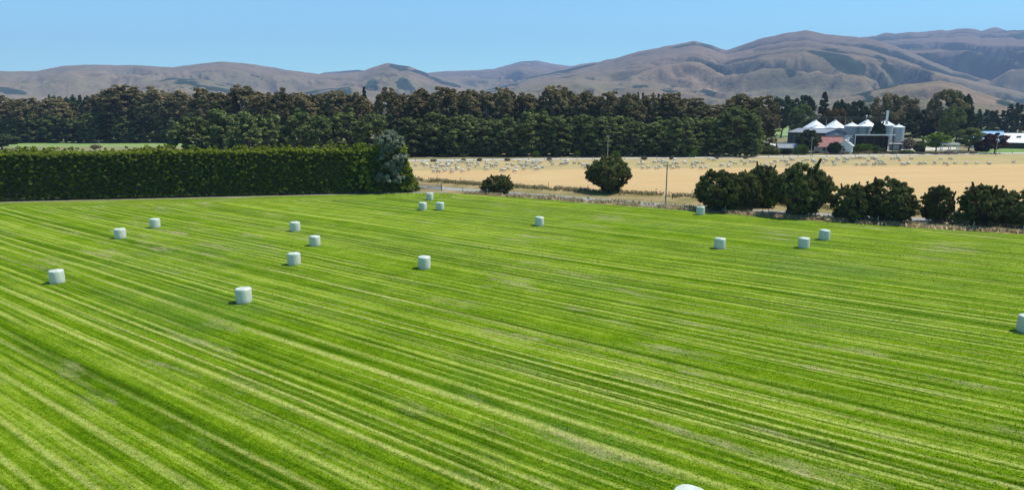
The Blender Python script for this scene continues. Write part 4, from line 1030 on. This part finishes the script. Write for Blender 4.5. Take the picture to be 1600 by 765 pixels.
for (ox, oy, s, pts) in (
    (640, 235, 6.154, [(60,147),(160,130),(205,143),(265,155),(300,152),(325,155),(370,155),(365,135),(262,175),(410,120),(230,205),(275,210),(335,200),(350,185),(412,193),(410,210),(450,178),(470,183),(513,203),(570,188),(565,122),(660,125),(735,128),(760,133),(790,155),(830,150),(735,170),(740,188),(890,195),(915,193),(938,183),(940,132),(993,138),(1010,200),(1030,165),(1028,188),(1080,150),(1100,140),(1098,182),(1180,160),(1215,150),(1210,182),(1240,182),(1272,160),(1190,125),(1225,125),(1260,118),(1120,122),(1375,138),(1490,125),(1510,130),(1585,125)]),
    (900, 235, 5.333, [(30,110),(60,130),(95,125),(85,118),(85,150),(145,140),(165,110),(520,115),(555,112),(545,98),(555,150),(603,147),(655,100),(690,98),(690,140),(670,152),(725,100),(760,105),(800,150),(825,100),(845,145),(905,98),(965,120),(985,125),(975,143),(1015,108),(1040,150),(1085,147),(1215,128),(1270,120),(1270,135),(1285,97),(1325,112),(1380,90),(1405,113),(1455,98),(1485,98),(1580,122)]),
    (1180, 150, 6.376, [(105,685),(160,680),(195,655),(270,650),(310,660),(375,640),(300,645),(330,690),(440,670),(580,650),(600,665),(640,660),(710,645),(680,665),(785,655),(790,685),(885,660),(920,630),(895,628),(970,625),(1010,622),(1050,620),(1015,685),(1070,688),(1105,683),(1130,650),(1185,690),(1220,655),(1245,680),(1265,660),(1280,685),(1165,625),(1200,625),(1360,625),(1390,625),(1435,620),(1470,685),(1525,675)]),
    (1400, 150, 6.375, [(20,620),(65,685),(125,670),(155,625),(245,680),(290,675),(385,672),(445,627),(485,672),(515,685),(540,630),(590,665),(700,675),(805,675),(930,672),(1170,662)])):
    SP += [(ox + a / s, oy + b / s + 1.6) for a, b in pts]
for _ in range(62):
    u = random.choice((random.uniform(655, 900), random.uniform(655, 1180), random.uniform(1230, 1410)))
    SP.append((u, 253.2 - (u - 650) * .0105 + random.uniform(2.2, 9.5)))
POSE = {'graze': 'cream sheep grazing with lowered head', 'stand': 'cream sheep standing with raised head', 'lie': 'cream sheep lying down'}
for u, v in SP:
    x, y = gp(u, v); pose = random.choices(('graze', 'stand', 'lie'), (.6, .28, .12))[0]
    where = 'near the hedge end' if u < 800 else 'near the lone bush' if u < 1080 else 'below the farm buildings' if u < 1420 else 'near the bright lawn'
    o = link('sheep', SM[pose], None); o.location = (x, y, .0)
    o.rotation_euler = (0, 0, random.choice((0, math.pi)) + random.gauss(0, .55)); s = random.uniform(.86, 1.06); o.scale = (s, s, s)
    props(o, POSE[pose] + ' ' + where, 'sheep', 'flock of sheep ' + where)

# ------------------------------------------------------------------ wrapped bales
def bale_mat():
    n = N('bale_wrap'); v = n.obj(); z = n.sep(v)[2]
    sp = n.noise(v, 2.2, 3, .6)
    w = n.math('SINE', n.mul(n.add(z, n.mul(sp, .08)), 62.0))
    wr = n.noise(n.node('ShaderNodeMapping', Vector=v, Scale=(1, 1, .35)), 9, 4, .6)
    c = n.mix(n.remap(sp, .35, .7), (.53, .555, .475), (.47, .495, .43))
    c = n.mix(n.remap(n.noise(v, 6, 4, .7), .60, .75, 0, .35), c, (.40, .45, .33))
    c = n.mix(n.remap(z, .02, .16, .55, 0), c, (.36, .42, .26))
    return n.pbr(c, .34, normal=n.bump(n.add(n.mul(w, .3), n.mul(wr, 1.6)), .45, .02), spec=.5)
M['wrap'] = bale_mat()
def bale_mesh(i):
    mb = MB(); r = .61; n = 56
    prof = [(r * .985, 0), (r * 1.01, .05), (r * 1.025, .25), (r * 1.03, .52), (r * 1.025, .82), (r * 1.015, 1.05), (r * 1.0, 1.12), (r * .955, 1.165), (r * .85, 1.185), (r * .5, 1.20), (r * .12, 1.205)]
    mb.lathe(prof, n)
    ph = i * 1.7
    for k, (x, y, z) in enumerate(mb.v):
        a = math.atan2(y, x); rr = math.hypot(x, y)
        d = 1 + .018 * math.sin(2 * a + ph + z * 1.3) + .012 * math.sin(5 * a + ph * 2 - z * 3) + .008 * math.sin(11 * a + 4 * z + ph)
        zz = z + .008 * math.sin(a + ph) * (z > .5) + .012 * math.sin(3 * a + ph) * (z > .9)
        mb.v[k] = (x * d, y * d, zz)
    return mb.mesh('wrapped_bale', M['wrap'], True)
BM = [bale_mesh(i) for i in range(4)]
BL = [(671, 313, 'pale wrapped bale nearest the lane in the tight trio by the hedge end'),
      (660, 328.5, 'pale wrapped bale of the hedge-end trio, on the hedge side of its front pair'),
      (687, 328.5, 'pale wrapped bale of the hedge-end trio, on the bush side of its front pair'),
      (239, 356.5, 'pale wrapped bale closest to the middle of the long hedge'),
      (184, 373.5, 'pale wrapped bale just in front of the one closest to the long hedge'),
      (459, 362, 'pale wrapped bale at the back of the loose three in mid field'),
      (490, 385, 'pale wrapped bale between the other two of the loose three in mid field'),
      (457, 415, 'pale wrapped bale at the front of the loose three in mid field'),
      (83, 444, 'pale wrapped bale standing apart, leftmost of all the bales'),
      (377, 475, 'pale wrapped bale beside a tan mower line, largest bale seen whole'),
      (662, 421, 'pale wrapped bale alone in mid field, straight below the hedge-end trio'),
      (843, 353.5, 'pale wrapped bale alone between the small olive bush and lone round bush'),
      (1096, 336, 'pale wrapped bale touching the field edge at the foot of the bush row'),
      (1127, 389.5, 'pale wrapped bale alone below the wide dark bush'),
      (1259, 388.5, 'pale wrapped bale, nearer of the pair below the tallest bush'),
      (1291, 375.5, 'pale wrapped bale, farther of the pair below the tallest bush'),
      (1614, 522, 'pale wrapped bale cut off by the right edge of the picture'),
      (1082.5, 829, 'white topped bale whose flat top alone peeks in at the bottom edge')]
for i, (u, v, lab) in enumerate(BL):
    x, y = gp(u, v); y += .55
    o = link('wrapped_bale', BM[i % 4]); o.location = (x, y, .0); o.rotation_euler = (0, 0, random.uniform(0, 6.28))
    s = random.uniform(.95, 1.01); o.scale = (s, s, s * random.uniform(.96, 1.03))
    props(o, lab, 'hay bale', 'wrapped bales on the mown field')

# ------------------------------------------------------------------ haze
HZ = N('haze_air')
pv = HZ.t.nodes.new('ShaderNodeVolumePrincipled'); pv.inputs['Color'].default_value = (.46, .62, 1.0, 1)
pv.inputs['Density'].default_value = 1.05e-4; pv.inputs['Anisotropy'].default_value = .0
HZ.t.links.new(pv.outputs[0], HZ.out.inputs['Volume'])
mb = MB(); mb.box((0, 4700, 598), (24000, 13000, 1204)); hz = mb.build('haze', HZ.m); props(hz, kind='stuff')
